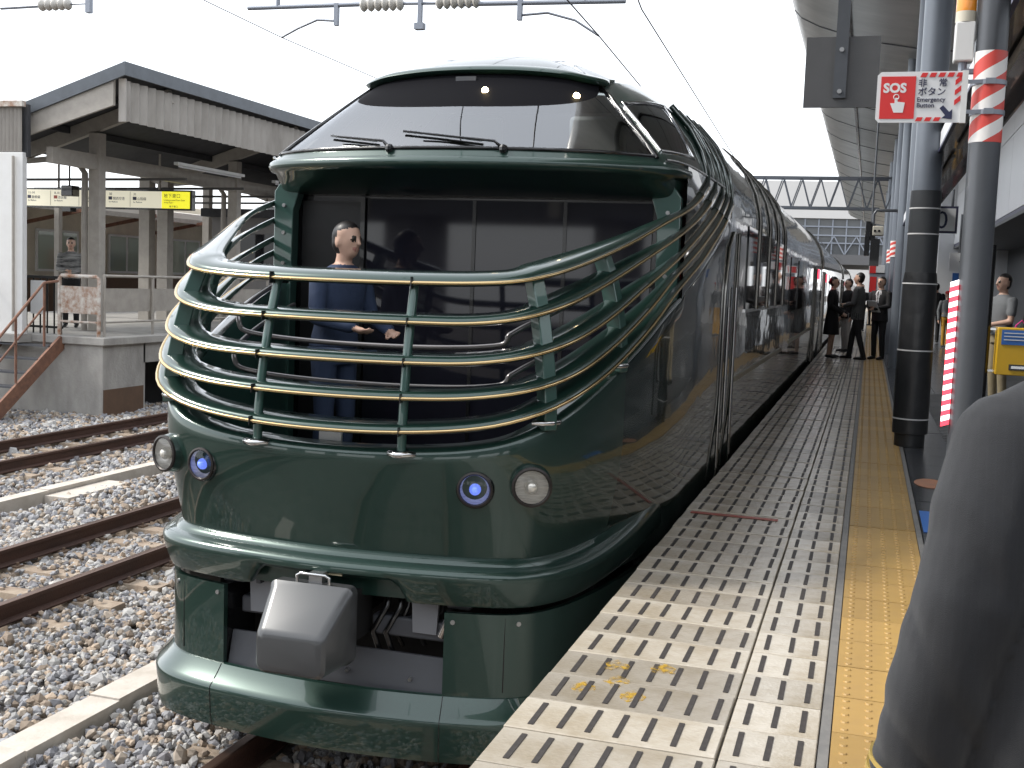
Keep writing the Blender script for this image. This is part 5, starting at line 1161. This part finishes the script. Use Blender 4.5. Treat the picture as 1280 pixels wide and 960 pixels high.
# ---------------- foreground person in uniform jacket (seen from behind, left arm nearest)
def suitmat():
    def f(t, b, tc):
        wv = t.nodes.new('ShaderNodeTexWave'); wv.inputs['Scale'].default_value = 26; wv.inputs['Distortion'].default_value = .4; wv.bands_direction = 'X'
        t.links.new(tc.outputs['Object'], wv.inputs['Vector'])
        mr = t.nodes.new('ShaderNodeMapRange'); mr.inputs[1].default_value = .86; mr.inputs[2].default_value = 1; mr.inputs[4].default_value = .35; t.links.new(wv.outputs[0], mr.inputs[0])
        mx = t.nodes.new('ShaderNodeMix'); mx.data_type = 'RGBA'; mx.inputs[6].default_value = (.0105,.0115,.0145,1); mx.inputs[7].default_value = (.016,.0175,.021,1)
        t.links.new(mr.outputs[0], mx.inputs[0]); t.links.new(mx.outputs[2], b.inputs['Base Color'])
        b.inputs['Sheen Weight'].default_value = .2; b.inputs['Sheen Roughness'].default_value = .4
        mp = t.nodes.new('ShaderNodeMapping'); mp.inputs['Rotation'].default_value = (R(25),R(35),0); mp.inputs['Scale'].default_value = (6,6,1.6)
        t.links.new(tc.outputs['Object'], mp.inputs[0])
        n1 = t.nodes.new('ShaderNodeTexNoise'); n1.inputs['Scale'].default_value = 1.3; n1.inputs['Detail'].default_value = 1.5; t.links.new(mp.outputs[0], n1.inputs['Vector'])
        n2 = t.nodes.new('ShaderNodeTexNoise'); n2.inputs['Scale'].default_value = 900; t.links.new(tc.outputs['Object'], n2.inputs['Vector'])
        b1 = t.nodes.new('ShaderNodeBump'); b1.inputs['Strength'].default_value = .75; b1.inputs['Distance'].default_value = .035; t.links.new(n1.outputs[0], b1.inputs['Height'])
        b2 = t.nodes.new('ShaderNodeBump'); b2.inputs['Strength'].default_value = .6; b2.inputs['Distance'].default_value = .002; t.links.new(n2.outputs[0], b2.inputs['Height']); t.links.new(b1.outputs[0], b2.inputs['Normal'])
        t.links.new(b2.outputs[0], b.inputs['Normal'])
    return f
SUIT = mat('charcoal_uniform_wool', (.03,.03,.034), .8, extra=suitmat())
b = Body(); X0, Y0_ = 2.875, 1.98     # base on the platform; local frame faces +y
def L(x,y,z): return (x,y,z)
for s in (-1,1):
    b.cap([(s*.085,0,.84),(s*.095,.02,.46),(s*.10,-.01,.08)],[.092,.068,.058],SUIT); b.cap([(s*.10,-.05,.045),(s*.105,.09,.04),(s*.108,.15,.032)],[.042,.042,.03],SHOE)
b.torso([(.245,.165,.60),(.235,.16,.74),(.21,.145,.94),(.190,.130,1.04),(.195,.135,1.14),(.195,.125,1.20),(.165,.095,1.255),(.10,.075,1.285),(.062,.06,1.31)],SUIT,40)
b.cap([(0,0,1.28),(0,.015,1.37)],[.055,.052],SKIN)
b.torso([(.066,.062,1.285),(.062,.058,1.335)],WHITEC,20,2)
# head faces +y
hx = Body(); head(hx,(0,0,1.455)); 
for v, f, mi in [(hx.mb.v, hx.mb.f, hx.mb.mi)]:
    n0 = len(b.mb.v); b.mb.v += [(-x,-y+.02,z) for x,y,z in v]; b.mb.f += [tuple(i+n0 for i in q) for q in f]; b.mb.mi += [b.m(hx.mats[k]) for k in mi]
b.heads.append([(0,.02,1.455), 0, HAIR, SKIN, -1])
sh, el, wr = (-.185,-.005,1.168), (-.232,-.070,.93), (-.296,-.045,.615)
b.cap([(-.03,0,1.285),(-.10,0,1.245),sh],[.055,.060,.082],SUIT,20); b.cap([(.03,0,1.285),(.10,0,1.245),(.185,0,1.168)],[.055,.060,.080],SUIT,20); b.cap([sh,(-.206,-.040,1.06),el,(-.262,-.064,.79),wr],[.086,.089,.086,.080,.072],SUIT,22)
b.hand(wr,(-.03,.04,-.22),-1)
b.cap([(.185,0,1.168),(.255,-.02,.96),(.25,.06,.73)],[.080,.066,.055],SUIT,20); b.hand((.25,.06,.73),(0,.1,-.2),1)
fg = b.finish('person', vox=.0075, loc=(X0,Y0_,PZ), rz=0, label='person in charcoal pinstripe uniform jacket with gold cuff braid, seen from behind', cat='person')
from mathutils import noise as mnoise
for v in fg.data.vertices:      # soft drapery folds in the jacket
    c = v.co
    if .60 < c.z < 1.2:
        q = Vector((c.x*7+c.z*2.5, c.y*7, c.z*5.5-c.x*7)); e_ = Vector((c.x*5, c.y*5, c.z*11+c.x*14)); d_ = mnoise.noise(q)*.009 + (abs(mnoise.noise(e_+Vector((3,1,7))))-.25)*.022*(.35+.65*min(1,max(0,abs(mnoise.noise(q*.6))*2.5)))
        r_ = Vector((c.x-(-.24 if c.x < -.17 else 0), c.y, 0)); v.co = c + (r_.normalized() if r_.length > .03 else Vector((0,0,0)))*d_*sstep(1.2,1.02,c.z)*(1-.9*math.exp(-((c.x+.165)/.02)**2))
def child(mb, name, m, smooth=50):
    o = bpy.data.objects.new(name, mb.mesh(name, m, smooth)); COL.objects.link(o); o.parent = fg; return o
W_ = Vector(wr); D_ = (Vector(wr)-Vector((-.262,-.064,.79))).normalized()
for k in (0,1): child(MB().tube([W_-D_*(.004+.020*k), W_-D_*(.012+.020*k)], .0750, 24), 'cuff_braid', mat('gold_braid',(.62,.45,.14),.4,.6))
